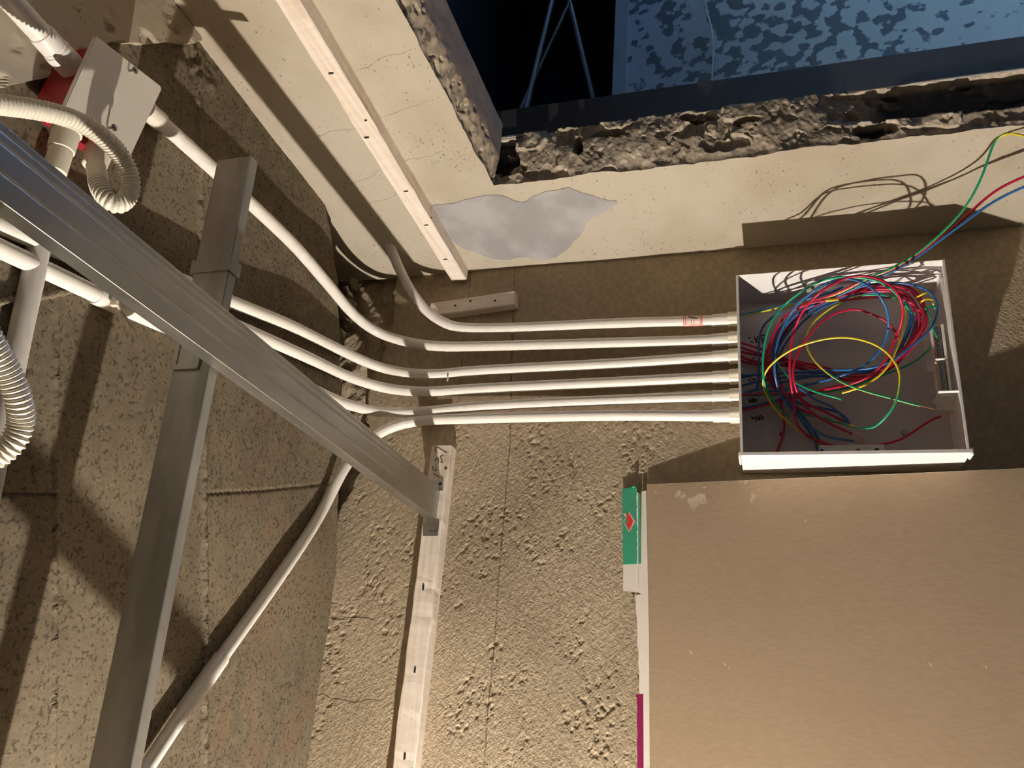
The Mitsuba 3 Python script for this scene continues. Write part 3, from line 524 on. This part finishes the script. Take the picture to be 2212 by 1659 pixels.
# ------------------------------------------------------------------ red junction box with white cover
JZ = 0.062
jc = [ceil(205, 77, JZ), ceil(349, 189, JZ - 0.004), ceil(280, 350, JZ), ceil(130, 243, JZ)]
jo = np.mean(jc, 0); jn = unit(np.cross(jc[1] - jc[0], jc[3] - jc[0])); jn = jn if jn[2] < 0 else -jn
jb = thing('junction_box', 'red junction box on the ceiling with a square white cover', 'junction box')
u = unit(jc[1] - jc[0]); v = np.cross(jn, u)
pl = Polygon([((p - jo) @ u, (p - jo) @ v) for p in jc]); pl = pl.buffer(-0.004).buffer(0.004, join_style=1)
def place(m, o=jo, z=0.0):
    M = np.eye(4); M[:3, 0], M[:3, 1], M[:3, 2], M[:3, 3] = u, v, jn, o + jn * z; m.apply_transform(M); return m
part(jb, 'cover', place(cat(extrude(pl, 0.003), extrude(pl.buffer(-0.0012), 0.004)), z=-0.003), 'mat_cover', 20, 'square white cover')
body = pl.buffer(-0.010); part(jb, 'body', place(cat(extrude(body.difference(body.buffer(-0.003)), 0.048), extrude(body, 0.003)), z=-0.052), 'mat_red', 20, 'red box body')
for a in ((278, 152), (232, 276)):
    b = ceil(*a, JZ + 0.001); tip = b + jn * 0.007 + u * 0.001
    part(jb, 'screw', cat(tube([b, tip], 0.0016, 8), lathe(tip, tip + jn * 0.003, [(0, 0.001), (0.1, 0.0042), (0.7, 0.004), (1, 0.002)], 14)), 'mat_screw', 30)
def hose(label, pts, r, pitch=0.0042):
    path, s = spline(pts, 0.00062); rr = r * (1 + 0.095 * np.sign(np.sin(2 * np.pi * s / pitch)) * np.abs(np.sin(2 * np.pi * s / pitch)) ** 0.5)
    return single('corrugated_hose', tube(path, rr, 18), 'mat_pvc_ivory', label, 'hose', smooth=55)
hose('corrugated ivory hose looping over the white cover of the red junction box', [ceil(-75, 217, .062), ceil(0, 226, .068), ceil(60, 234, .074), ceil(120, 246, .082), ceil(180, 268, .090), ceil(230, 303, .096), ceil(266, 345, .100), ceil(282, 390, .104), ceil(276, 425, .104), ceil(250, 441, .100), ceil(226, 424, .090), ceil(212, 393, .074), ceil(207, 360, .055)], 0.0096)
hose('corrugated ivory hose bending at the left edge below the long metal channel', [ceil(-75, 640, .19), ceil(-40, 700, .19), ceil(-8, 760, .19), ceil(22, 815, .19), ceil(42, 870, .19), ceil(44, 915, .185), ceil(26, 957, .18), ceil(-12, 988, .17), ceil(-60, 1005, .16)], 0.0096)
def fitting(label, a, b, prof):
    return single('hose_fitting', lathe(a, b, prof, 28), 'mat_pvc_ivory', label, 'pipe fitting', smooth=35)
ra_ = 0.0128
fitting('ivory hose fitting between the looping hose and the red box', ceil(222, 293, .044), ceil(203, 362, .044), [(0, ra_), (0.40, ra_), (0.42, ra_ * 1.10), (0.50, ra_ * 1.12), (0.52, ra_ * 1.18), (0.96, ra_ * 1.04), (1, ra_ * 0.9), (1, 0.004)])
rb_ = 0.0138
fitting('ivory pipe fitting under the red box, half hidden by the long metal channel', ceil(152, 255, .044), ceil(118, 372, .044), [(0, rb_), (0.18, rb_), (0.19, rb_ * 1.17), (0.28, rb_ * 1.17), (0.29, rb_ * 1.05), (0.60, rb_), (0.61, rb_ * 0.9), (1, rb_ * 0.88)])
fitting('short socket joining the second conduit to the red junction box', ceil(316, 236, .024), ceil(348, 265, .022), [(0, 0.0122), (0.6, 0.0126), (0.95, 0.0126), (1, 0.0105)])

# ------------------------------------------------------------------ distribution box
X0, X1, Z0, Z1, DY = 0.4205, 0.752, 1.4165, BT, -0.110
db = thing('distribution_box', 'open white steel distribution box full of coloured wires', 'electrical box')
w = 0.0014
part(db, 'back_panel', box((X0, -0.004, Z0), (X1, -0.002, Z1)), 'mat_enamel_in', False, 'back panel in shade')
def side_panel(lo, hi): return box(lo, hi, 0.0005)
part(db, 'side_panel', cat(side_panel((X0, DY, Z0 - 0.003), (X0 + w, -0.002, Z1)), box((X0 - 0.0022, DY - 0.0006, Z0 - 0.004), (X0 + 0.004, DY + 0.002, Z1 + 0.001), 0.0006)), 'mat_enamel')
part(db, 'side_panel', side_panel((X1 - w, DY, Z0), (X1, -0.002, Z1)), 'mat_enamel')
part(db, 'side_panel', cat(side_panel((X0, DY, Z1 - w), (X1, -0.002, Z1)), box((X0, DY - 0.0005, Z1 - 0.0045), (X1, DY + 0.002, Z1), 0.0006)), 'mat_enamel')
part(db, 'side_panel', cat(side_panel((X0, DY, Z0), (X1, -0.002, Z0 + w)), box((X0, DY - 0.0005, Z0), (X1, DY + 0.002, Z0 + 0.0042), 0.0006)), 'mat_enamel')
part(db, 'corner_fold', box((X0 - 0.004, DY + 0.004, Z0 - 0.006), (X0 + 0.008, DY + 0.03, Z0 - 0.002), 0.001), 'mat_enamel')
part(db, 'corner_fold', box((X0 - 0.003, DY + 0.004, Z1), (X0 + 0.006, DY + 0.05, Z1 + 0.0035), 0.001), 'mat_enamel')
zx = lambda a, b, y: on(1540 + a / 3.19, 540 + b / 3.19, 1, y)
yb_ = -0.0042
for k, st in enumerate(([(245, 610), (258, 602)], [(285, 600), (300, 640)], [(310, 595), (296, 632), (322, 640)], [(330, 588), (358, 588)], [(338, 604), (340, 640), (352, 612)], [(262, 632), (275, 636)],
           [(240, 752), (262, 772), (250, 764), (285, 742)], [(270, 770), (292, 760)], [(245, 890), (262, 905)], [(268, 885), (290, 892), (280, 900)],
           [(248, 1030), (262, 1045), (250, 1050)], [(270, 1020), (274, 1052)], [(280, 1028), (298, 1030), (284, 1044), (296, 1050)], [(255, 1040), (300, 1036)],
           [(262, 1150), (290, 1160), (270, 1168)], [(296, 1148), (302, 1178)], [(312, 1146), (318, 1172), (326, 1150)], [(330, 1140), (348, 1160), (332, 1168)])):
    part(db, 'marker_writing', ribbon([zx(a, b, yb_) for a, b in st], (0, -1, 0), 0.0022, 0.0003), 'mat_ink')
for k in range(7): part(db, 'print_mark', ribbon([zx(362 + 1.5 * k, 1165 + 27 * k, yb_), zx(378 + 1.5 * k, 1165 + 27 * k, yb_)], (0, -1, 0), 0.0022, 0.0003), 'mat_pvc_grey')
# brackets: one at each long side and a tab at the end
def bracket(x_lo, x_hi, za, zb, y):
    pl = Polygon([(x_lo, za), (x_hi, za), (x_hi, zb), (x_lo, zb)]).buffer(-0.003).buffer(0.003); m = extrude(pl, 0.0015)
    v = m.vertices.copy(); m.vertices = np.stack([v[:, 0], y - v[:, 2], v[:, 1]], 1); m.invert(); return m
zA, zB = zx(640, 230, -0.06)[2], zx(1085, 230, -0.06)[2]; xa = zx(640, 295, -0.06)[0]
part(db, 'rail_bracket', cat(bracket(xa, X1 - 0.002, zB, zA, -0.060), box((X1 - 0.004, -0.075, zB), (X1 - 0.002, -0.058, zA), 0.0005)), 'mat_clear', False, 'translucent rail bracket')
for a in ((685, 258), (1045, 245), (800, 205)):
    c = zx(*a, -0.0625); part(db, 'screw', lathe(c, c + np.array([0, -0.002, 0]), [(0, 0.0032), (0.7, 0.003), (1, 0.0016)], 12), 'mat_nail', 40)
zA, zB = zx(730, 1370, -0.03)[2], zx(1185, 1370, -0.03)[2]; xa = zx(900, 1345, -0.03)[0]
part(db, 'rail_bracket', bracket(X0 + 0.003, xa, zB, zA, -0.030), 'mat_clear', False)
for a in ((750, 1385), (1000, 1385), (1130, 1378)):
    c = zx(*a, -0.0322); part(db, 'screw', lathe(c, c + np.array([0, -0.002, 0]), [(0, 0.0036), (0.7, 0.0032), (1, 0.0016)], 12), 'mat_nail', 40)
c = zx(1322, 1262, -0.0045); part(db, 'bolt', lathe(c, c + np.array([0, -0.005, 0]), [(0, 0.0058), (0.4, 0.0056), (0.5, 0.004), (1, 0.0036)], 16), 'mat_screw', 40)
c = zx(475, 1268, -0.0045); part(db, 'bolt', lathe(c, c + np.array([0, -0.004, 0]), [(0, 0.0045), (1, 0.003)], 12), 'mat_red', 40)
a, b = zx(1535, 1050, -0.045), zx(1710, 1020, -0.100)
part(db, 'end_tab', cat(box((a[0] - 0.001, -0.095, Z0 + 0.001), (a[0] + 0.001, -0.040, Z0 + 0.030), 0.0005), box((a[0] - 0.012, -0.041, Z0 + 0.001), (a[0] + 0.001, -0.039, Z0 + 0.026), 0.0005)), 'mat_enamel')
# terminal bars
for (x_hi, x_lo) in ((zx(1560, 515, -0.075)[0], zx(1600, 755, -0.075)[0]), (zx(1595, 765, -0.075)[0], zx(1640, 1010, -0.075)[0])):
    tb = thing('terminal_bar', ('upper' if x_hi > 0.62 else 'lower') + ' brass terminal bar in a grey holder at the right end of the box', 'terminal bar')
    yt = -0.075; za, zb2 = Z0 + 0.0125, Z0 + 0.0235
    part(tb, 'holder', cat(box((x_lo, yt - 0.004, za - 0.005), (x_hi, yt + 0.022, za - 0.001), 0.001), box((x_lo, yt + 0.008, za - 0.005), (x_hi, yt + 0.022, zb2 + 0.003), 0.001), box((x_lo - 0.001, yt - 0.004, za - 0.005), (x_lo + 0.002, yt + 0.012, zb2 + 0.002), 0.0008), box((x_hi - 0.004, yt - 0.001, zb2 + 0.0005), (x_hi, yt + 0.012, zb2 + 0.003), 0.0008)), 'mat_clear')
    part(tb, 'bar', box((x_lo + 0.002, yt, za), (x_hi - 0.001, yt + 0.008, zb2), 0.001), 'mat_brass')
    n = 7
    for k in range(n):
        xx = x_lo + 0.007 + (x_hi - x_lo - 0.015) * k / (n - 1); c = np.array([xx, yt, (za + zb2) / 2])
        part(tb, 'screw', lathe(c, c + np.array([0, -0.003, 0]), [(0, 0.0042), (0.6, 0.0040), (0.62, 0.0026), (1, 0.0022)], 12), 'mat_screw', 30)
part(db, 'terminal_support', box((0.575, -0.058, Z0 + 0.025), (0.640, -0.056, Z0 + 0.036), 0.0005), 'mat_clear')

# ------------------------------------------------------------------ wires: (x, y) read along the wire, third number the depth
GRN, YEL = np.array((0.01, 0.36, 0.19)), np.array((0.80, 0.62, 0.03))
def wire(label, col, pts, r=0.0020, group=None, cond=None, twist=((0, 0), (1, 3)), bulge=0.0):
    bz = lambda q: q[2] - bulge * float(sstep(640, 260, q[1])) * float(sstep(480, 700, q[0]))
    P3 = [zx(q[0], q[1], bz(q)) if len(q) == 3 else np.asarray(q[0]) for q in pts]; path, s = spline(P3, 0.004); key = thing('wire', label, 'wire', group)
    if col == 'stripe':
        seg = 24; m = tube(path, r, seg); nv = (np.array(m.vertices)[:len(path) * seg].reshape(len(path), seg, 3) - path[:, None]) / r
        tg = np.gradient(path, axis=0); tg /= np.linalg.norm(tg, axis=1, keepdims=True); f = np.array([0, -1.0, 0]) - tg * (tg @ [0, -1.0, 0])[:, None]; f /= np.linalg.norm(f, axis=1, keepdims=True); g2 = np.cross(tg, f)
        w_ = np.interp(s / s[-1], [q[0] for q in twist], [q[1] for q in twist])
        k = ((nv * f[:, None]).sum(-1) * np.cos(w_)[:, None] + (nv * g2[:, None]).sum(-1) * np.sin(w_)[:, None] > 0.15).reshape(-1); C = np.where(k[:, None], GRN, YEL); C = np.vstack([C, GRN, GRN]); part(key, 'insulation', m, 'mat_wire_stripe', True, color=C)
    else: part(key, 'insulation', tube(path, r, 10), 'mat_wire_' + col, 60)
    for e in (cond or ()):                              # bare copper end
        a, b = (path[0], path[0] - path[3]) if e == 0 else (path[-1], path[-1] - path[-4])
        part(key, 'bare_end', tube([a, a + unit(b) * 0.022], r * 0.45, 8), 'mat_copper', 60, 'bare copper end')
    return key
G = 'mat'
wire('yellow green striped wire making the large yellow arch across the coil, in front', 'stripe', [(560, 1128, -.030), (720, 1150, -.034), (880, 1190, -.050), (990, 1222, -.080), (1075, 1227, -.108), (1130, 1208, -.125), (1205, 1135, -.142), (1258, 1050, -.150), (1282, 960, -.154), (1287, 870, -.157), (1265, 795, -.160), (1205, 715, -.162), (1120, 655, -.164), (1000, 615, -.164), (860, 604, -.160), (690, 633, -.150), (540, 690, -.136), (430, 765, -.118), (370, 832, -.100), (345, 905, -.086), (362, 980, -.072), (410, 1070, -.055), (480, 1150, -.040), (560, 1220, -.028), (610, 1262, -.020)], 0.0017, twist=((0, .3), (.14, .5), (.17, 2.2), (.2, 1.2), (.27, .2), (.36, 1.2), (.44, 2.2), (.5, 3.1), (1, 3.3)))
wire('yellow green striped wire with a bare copper tip pointing at the terminal bars', 'stripe', [(1425, 1073, -.135), (1350, 1055, -.137), (1270, 1033, -.138), (1100, 988, -.138), (950, 938, -.136), (840, 882, -.130), (730, 795, -.122), (668, 712, -.112), (645, 640, -.104), (655, 565, -.098), (695, 497, -.094), (785, 420, -.094), (900, 352, -.098), (1050, 312, -.104), (1190, 315, -.112), (1280, 345, -.122), (1325, 400, -.130), (1330, 480, -.134), (1300, 590, -.138), (1245, 730, -.140), (1175, 838, -.138), (1080, 912, -.134), (970, 962, -.128), (890, 985, -.122)], 0.0017, cond=(0,), twist=((0, 0), (.2, .4), (.27, 1.9), (.36, 2.9), (.5, 2.8), (.57, 1.3), (.62, .5), (.70, 2.4), (.8, 2.6), (1, 3.1)))
wire('bright red wire making the largest red loop at the front of the coil', 'red', [(190, 1000, -.040), (420, 990, -.045), (640, 985, -.060), (800, 957, -.090), (930, 930, -.112), (1040, 890, -.124), (1130, 828, -.134), (1200, 740, -.142), (1245, 640, -.148), (1290, 530, -.152), (1308, 430, -.154), (1295, 350, -.156), (1255, 275, -.158), (1180, 218, -.158), (1080, 186, -.157), (960, 185, -.154), (850, 222, -.150), (750, 285, -.145), (660, 372, -.138), (590, 480, -.131), (548, 600, -.124), (532, 720, -.116), (530, 850, -.106), (545, 970, -.088), (560, 1080, -.062), (572, 1170, -.045), (610, 1240, -.032), (690, 1300, -.024), (790, 1336, -.020)], bulge=0.06)
wire('bright red wire arching through the middle of the coil, end bare at the bottom', 'red', [(960, 1268, -.028), (860, 1222, -.036), (740, 1160, -.046), (650, 1090, -.060), (590, 1000, -.080), (555, 890, -.098), (560, 780, -.104), (615, 655, -.106), (700, 545, -.106), (800, 460, -.106), (900, 420, -.108), (1000, 412, -.108), (1100, 445, -.104), (1190, 490, -.098), (1245, 550, -.090), (1280, 615, -.080), (1310, 670, -.072)], cond=(0,))
wire('green wire on the outer left side of the coil', 'green', [(520, 1150, -.04), (430, 1060, -.055), (372, 970, -.075), (346, 870, -.096), (345, 760, -.108), (360, 630, -.118), (392, 525, -.126), (450, 425, -.132), (530, 348, -.137), (640, 268, -.142), (740, 215, -.145), (850, 190, -.147), (980, 190, -.148), (1110, 208, -.147), (1200, 250, -.142), (1290, 335, -.128), (1340, 400, -.112), (1390, 440, -.09)], 0.0018, bulge=0.05)
wire('light blue wire making the largest blue loop of the coil, in front', 'blue', [(190, 996, -.030), (380, 975, -.036), (560, 945, -.050), (760, 903, -.085), (880, 868, -.108), (1000, 818, -.120), (1100, 750, -.129), (1168, 662, -.137), (1205, 560, -.143), (1206, 460, -.147), (1178, 365, -.150), (1120, 288, -.152), (1040, 230, -.153), (950, 202, -.152), (860, 206, -.150), (760, 242, -.147), (660, 310, -.142), (560, 405, -.135), (490, 520, -.127), (448, 630, -.119), (427, 750, -.110), (428, 860, -.098), (455, 970, -.075), (510, 1060, -.055), (590, 1140, -.040), (660, 1230, -.028), (720, 1385, -.016)], bulge=0.06)
wire('blue wire bulging furthest right beside the terminal bars', 'blue', [(190, 862, -.022), (420, 852, -.028), (700, 832, -.055), (900, 826, -.085), (1040, 820, -.098), (1150, 798, -.104), (1240, 760, -.106), (1330, 692, -.106), (1420, 620, -.104), (1500, 540, -.102), (1544, 440, -.100), (1540, 360, -.100), (1490, 290, -.100), (1400, 247, -.100), (1250, 226, -.098), (1080, 240, -.092), (900, 290, -.080), (740, 350, -.066), (600, 420, -.054), (480, 520, -.046), (410, 640, -.042), (390, 760, -.04), (430, 900, -.035), (520, 1040, -.028), (640, 1180, -.022)])
# wires coming in from the right edge of the picture, along the side wall
inc = lambda *q: [on(px, py, 1, y) for px, py, y in q]
wire('red supply wire entering from the right edge into the coil, above the blue one', 'red', [(p,) for p in inc((2330, 330, -.27), (2212, 382, -.235), (2139, 421, -.215), (2052, 499, -.185), (1982, 549, -.165), (1925, 583, -.150))] + [(1060, 200, -.135), (900, 275, -.118), (740, 335, -.100), (600, 388, -.085), (490, 468, -.075), (420, 580, -.068), (390, 720, -.064), (420, 860, -.058), (490, 990, -.05), (580, 1085, -.04), (760, 1160, -.026), (930, 1205, -.018)], 0.0021)
wire('blue supply wire entering from the right edge into the coil, below the red one', 'blue', [(p,) for p in inc((2330, 350, -.27), (2212, 404, -.235), (2157, 430, -.22), (2104, 465, -.205), (2034, 517, -.18), (1964, 566, -.158), (1915, 592, -.145))] + [(1060, 222, -.128), (900, 300, -.108), (760, 352, -.090), (620, 420, -.074), (520, 500, -.062), (440, 620, -.055), (405, 760, -.05), (440, 900, -.044), (540, 1030, -.036), (700, 1080, -.03), (860, 1120, -.024), (940, 1200, -.016)], 0.0021)
wire('green and yellow striped supply wire curling at the right edge of the photo', 'stripe', [(p,) for p in inc((2300, 335, -.30), (2250, 306, -.29), (2212, 294, -.28), (2182, 289, -.272), (2156, 299, -.262), (2139, 330, -.252), (2122, 378, -.24), (2087, 444, -.215), (2034, 503, -.19), (1982, 546, -.17), (1920, 583, -.152))] + [(1050, 205, -.135), (860, 300, -.11), (640, 355, -.085), (420, 405, -.055), (175, 462, -.03)], 0.0018, twist=((0, 3), (.12, 2.8), (.16, 1.2), (.2, .2), (.6, .3), (1, 1.5)))
# bundle on the right of the coil
gr = 'dark red wires bundled on the right side of the coil'
for k, (dx, dy) in enumerate(((0, 0), (-26, 22), (14, -18), (-50, 34), (22, 8))):
    o = 0.006 * k
    wire('dark red wire of the shaded bundle on the right side of the coil', 'red', [(a + dx * f, b + dy * f, y + o * 0.5) for a, b, y, f in ((190, 640 + 30 * k, -.02, 0), (380, 700 + 22 * k, -.03, .4), (620, 790, -.04, .7), (860, 850, -.055, 1), (1060, 862, -.068, 1), (1200, 808, -.078, 1), (1310, 710, -.083, 1), (1400, 600, -.086, 1), (1452, 490, -.086, 1), (1440, 390, -.086, 1), (1380, 300, -.084, 1), (1280, 255, -.082, 1), (1130, 250, -.08, 1), (960, 280, -.074, 1), (780, 340, -.064, 1), (620, 415, -.055, 1), (500, 520, -.048, 1), (425, 660, -.044, 1), (405, 800, -.042, .8), (450, 930, -.036, .6), (540, 1020, -.03, .3))], 0.0021, gr)
gb = 'dark blue wires bundled inside the coil'
for k, (dx, dy) in enumerate(((0, 0), (-20, 18), (18, 26))):
    wire('dark blue wire of the shaded bundle inside the coil', 'blue', [(a + dx * f, b + dy * f, y) for a, b, y, f in ((190, 880 + 60 * k, -.018, 0), (420, 850 + 30 * k, -.03, .5), (700, 845, -.045, 1), (940, 838, -.06, 1), (1140, 800, -.07, 1), (1280, 690, -.074, 1), (1350, 560, -.075, 1), (1375, 430, -.075, 1), (1330, 320, -.074, 1), (1220, 265, -.072, 1), (1040, 275, -.068, 1), (840, 330, -.06, 1), (660, 420, -.05, 1), (540, 540, -.042, 1), (450, 680, -.036, 1), (430, 850, -.03, 1), (500, 1000, -.026, 1), (600, 1120, -.02, 1), (690, 1240, -.014, 1), (725, 1310, -.012, .8))], 0.002, gb)
wire('red wire with a yellow sleeve on it near the top of the coil', 'red', [(480, 470, -.07), (600, 395, -.085), (700, 362, -.095), (800, 347, -.10), (900, 345, -.102), (1060, 328, -.102), (1200, 326, -.10), (1320, 345, -.094), (1400, 390, -.088), (1440, 450, -.08)])
pth, _ = spline([zx(779, 349, -.1), zx(830, 346, -.102), zx(868, 344, -.1024)]); single('wire_sleeve', tube(pth, 0.0027, 12), 'mat_wire_yellow', 'short yellow sleeve on a red wire near the top of the coil', 'sleeve', smooth=60)
wire('red wire ending bare in the lower middle of the box', 'red', [(560, 960, -.07), (600, 1020, -.06), (680, 1075, -.05), (780, 1118, -.042), (880, 1170, -.034), (940, 1196, -.028)], cond=(1,))
wire('green wire ending in a point in the middle of the coil', 'green', [(430, 740, -.05), (480, 830, -.07), (560, 905, -.092), (640, 950, -.108), (740, 988, -.115), (830, 1013, -.116), (885, 1030, -.112)], 0.0017)
wire('blue wire ending beside a red one in the lower middle of the box', 'blue', [(500, 860, -.06), (560, 920, -.08), (640, 985, -.084), (720, 1038, -.074), (800, 1072, -.06), (860, 1115, -.048), (905, 1165, -.038), (942, 1198, -.03)])
wire('blue wire with a bare end near the bottom bracket', 'blue', [(480, 960, -.05), (540, 1070, -.045), (610, 1165, -.04), (690, 1232, -.036), (780, 1282, -.032), (880, 1305, -.03), (972, 1320, -.028)], cond=(1,))
wire('long dark red wire crossing the bottom of the box to the right', 'red', [(640, 1275, -.016), (720, 1320, -.02), (800, 1342, -.022), (920, 1356, -.024), (1040, 1352, -.026), (1160, 1340, -.028), (1290, 1305, -.03), (1400, 1240, -.032), (1480, 1186, -.034), (1570, 1148, -.036)], cond=(1,))
wire('short red wire hanging at the lower left corner of the box', 'red', [(455, 1020, -.03), (478, 1100, -.022), (490, 1190, -.016), (486, 1260, -.012), (465, 1330, -.010), (440, 1396, -.009)])
wire('dark blue wire dropping from the top left of the coil', 'blue', [(470, 430, -.05), (400, 470, -.045), (345, 530, -.04), (320, 620, -.036), (316, 760, -.032), (312, 880, -.028), (300, 975, -.024)])
wire('dark green wire curving to the terminal bars', 'green', [(175, 1000, -.02), (420, 1000, -.03), (800, 975, -.045), (1060, 905, -.055), (1230, 840, -.06), (1350, 790, -.062), (1430, 740, -.064), (1500, 670, -.066)], 0.0018)
wire('dark blue wire leaving the first conduit at the top left of the box', 'blue', [(178, 452, -.03), (300, 425, -.035), (430, 395, -.045), (560, 362, -.055), (720, 318, -.066), (900, 255, -.074)])
wire('red wire leaving the fifth conduit at the left of the box', 'red', [(190, 1108, -.025), (320, 1080, -.03), (460, 1045, -.036), (600, 1010, -.042), (760, 960, -.05), (950, 925, -.058)])
wire('dark blue wire leaving the fifth conduit beside a red one', 'blue', [(190, 1090, -.024), (320, 1066, -.028), (460, 1032, -.033), (620, 1000, -.038), (800, 968, -.044)])
gy_ = 'earth wire ends looped at the top of the terminal bars'
for q in ([(1400, 330, -.085), (1440, 306, -.09), (1478, 296, -.092), (1500, 310, -.085)], [(1430, 372, -.085), (1450, 346, -.092), (1490, 336, -.094), (1515, 350, -.09), (1520, 378, -.084)]):
    wire('short yellow earth wire looped behind the blue bulge beside the terminal bars', 'yellow', q, 0.0019, gy_)
wire('short green earth wire looped above the upper terminal bar', 'green', [(1462, 410, -.085), (1482, 392, -.092), (1510, 388, -.092), (1532, 402, -.086)], 0.0019)
wire('thin green wire running into the upper terminal bar', 'green', [(1450, 395, -.08), (1490, 450, -.082), (1515, 530, -.083), (1545, 602, -.082)], 0.0017)

# ------------------------------------------------------------------ plasterboard leaning on the back wall
BS, BY0, BZ = 0.095, -0.0108, 1.915
def bp(x, z, off=0.0): n = unit((0, -1, BS)); z = z + 0.014 * (x - 0.398); return np.array([x + 0.014 * (BZ - z), BY0 - BS * (BZ - z), z]) + n * off
gn, gd = np.array([0, 1, -BS]), BY0 - BS * BZ
def bpx(px, py, off=0.0):
    d = ray(px, py); return EYE + d * (gd - gn @ EYE) / (gn @ d) + unit((0, -1, BS)) * off
BX = 0.398; ZT = bpx(1397, 1050)[2]; nb = unit((0, -1, BS)); th = 0.0095
bd = thing('plasterboard', 'large tan plasterboard sheet leaning against the wall under the box', 'plasterboard')
def slab(x0, x1, z0, z1, o0, o1):
    V = np.array([bp(x, z, o) for x in (x0, x1) for z in (z0, z1) for o in (o0, o1)]); return trimesh.convex.convex_hull(V)
part(bd, 'core', slab(-0.8, BX, 0.02, ZT, -th, -0.0006), 'mat_core', False, 'plaster core at the edge')
part(bd, 'face_paper', slab(-0.8, BX - 0.0004, 0.02, ZT - 0.0005, -0.0006, 0.0), 'mat_board', False, 'tan paper face')
part(bd, 'edge_paper', slab(BX, BX + 0.0006, 0.02, ZT, -th, -0.0002), 'mat_core', False)
fl = lambda pts, o, t: plate([bpx(*a) for a in pts], nb, t) if o == 0 else plate([bpx(*a, o) for a in pts], nb, t)
def ragged(a, b, n, amp, seed):
    rr = np.random.default_rng(seed); t = np.linspace(0, 1, n); o = rr.uniform(-amp, amp, n); o[0] = o[-1] = 0
    return [(a[0] + (b[0] - a[0]) * k + w_, a[1] + (b[1] - a[1]) * k) for k, w_ in zip(t, o)]
et = thing('end_tape', 'white paper end tape on the edge of the plasterboard with torn green and purple print', 'tape')
part(et, 'paper', fl([(1386, 1062), (1396, 1060), (1402, 1360), (1404, 1659), (1406, 1800), (1388, 1800)] + ragged((1388, 1659), (1373, 1285), 26, 1.4, 4) + [(1384, 1284)], 0.0004, 0.0005), 'mat_paper')
part(et, 'flap', fl([(1346, 1218), (1388, 1216), (1388, 1284)] + ragged((1378, 1280), (1346, 1276), 8, 0, 9), -0.0004, 0.0006), 'mat_paper', False, 'torn pinkish paper flap')
part(et, 'green_print', fl([(1344, 1056), (1368, 1052), (1374, 1052), (1376, 1060), (1380, 1066), (1384, 1066), (1385, 1218), (1346, 1220)], 0.0002, 0.0006), 'mat_tape_green', False, 'green printed tape')
part(et, 'green_print', fl([(1380, 1066), (1384, 1066), (1385.5, 1217), (1381, 1217)], 0.0012, 0.0006), 'mat_tape_green', False)
part(et, 'torn_line', fl(ragged((1375.5, 1064), (1378, 1276), 60, 1.2, 12) + [(1379.5, 1276), (1379, 1064)], 0.0010, 0.0006), 'mat_paper')
part(et, 'purple_print', fl([(1373, 1500), (1390, 1500), (1391, 1800), (1379, 1800)] + ragged((1378, 1700), (1376, 1510), 16, 0.8, 5), 0.0010, 0.0004), 'mat_tape_purple', False, 'purple printed strip')
part(et, 'curl', tube(spline([bpx(1368, 1052, .003), bpx(1375, 1054, .005), bpx(1374, 1061, .004)], 0.002)[0], 0.0022, 8), 'mat_tape_green', 60)
dm_ = lambda k: [(1359 - 12.5 * k, 1129 - 1 * k), (1359 + 0 * k, 1129 - 24.5 * k), (1359 + 14 * k, 1129 - 3 * k), (1359 + 0.5 * k, 1129 + 21 * k)]
part(et, 'emblem', fl(dm_(1.0), 0.0009, 0.0003), 'mat_pink'); part(et, 'emblem', fl(dm_(0.86), 0.0012, 0.0002), 'mat_tape_green')
part(et, 'emblem', fl([(1356, 1110), (1359, 1108), (1371, 1126), (1359.5, 1148), (1357, 1140), (1352, 1131), (1357, 1128), (1353.5, 1121)], 0.0014, 0.0003), 'mat_print_red'); part(et, 'emblem', fl([(1359, 1106), (1371, 1126), (1359.5, 1147), (1361, 1144), (1368.5, 1126), (1359, 1110)], 0.0016, 0.0002), 'mat_pink')
c = bpx(1350, 1112, .001); part(et, 'emblem', lathe(c, c + nb * 0.0004, [(0, 0.0024), (1, 0.0024)], 14), 'mat_pink')
part(et, 'blue_print', fl([(1364, 1280), (1371, 1280), (1371, 1283), (1369, 1283), (1369, 1289), (1367, 1289), (1367, 1283), (1364, 1283)], 0.0002, 0.0004), 'mat_ink')
for a, l in (((1492, 1409), 6), ((1566, 1436), 5), ((1575, 1443), 4), ((2010, 1436), 7), ((2130, 1441), 5), ((1740, 1126), 4)):
    part(bd, 'scratch', fl([(a[0] - l * .5, a[1] - l), (a[0] + l * .3, a[1]), (a[0] + l * .5, a[1] + l), (a[0] - .5, a[1] + 1)], 0.0001, 0.0003), 'mat_core')

# ------------------------------------------------------------------ work lamp out of the picture (the light of the photograph)
wl = thing('work_lamp', 'bare work lamp bulb on a thin stand below the photo frame', 'lamp')
b = trimesh.creation.icosphere(subdivisions=3, radius=LAMP_R); b.apply_translation(LAMP)
key = part(wl, 'bulb', b, 'mat_pvc', True); scene[key]['emitter'] = {'type': 'area', 'radiance': rgb(*LAMP_RADIANCE)}
part(wl, 'socket', lathe(LAMP + [0, 0, -0.017], LAMP + [0, 0, -0.08], [(0, 0.016), (0.4, 0.02), (1, 0.018)]), 'mat_ink', 40)
part(wl, 'stand', tube([LAMP + [0, 0, -0.08], (LAMP[0], LAMP[1], 0.02)], 0.012, 12), 'mat_steel_dark', 60)
part(wl, 'foot', lathe((LAMP[0], LAMP[1], 0.0), (LAMP[0], LAMP[1], 0.03), [(0, 0.16), (0.5, 0.16), (1, 0.03)]), 'mat_steel_dark', 40)
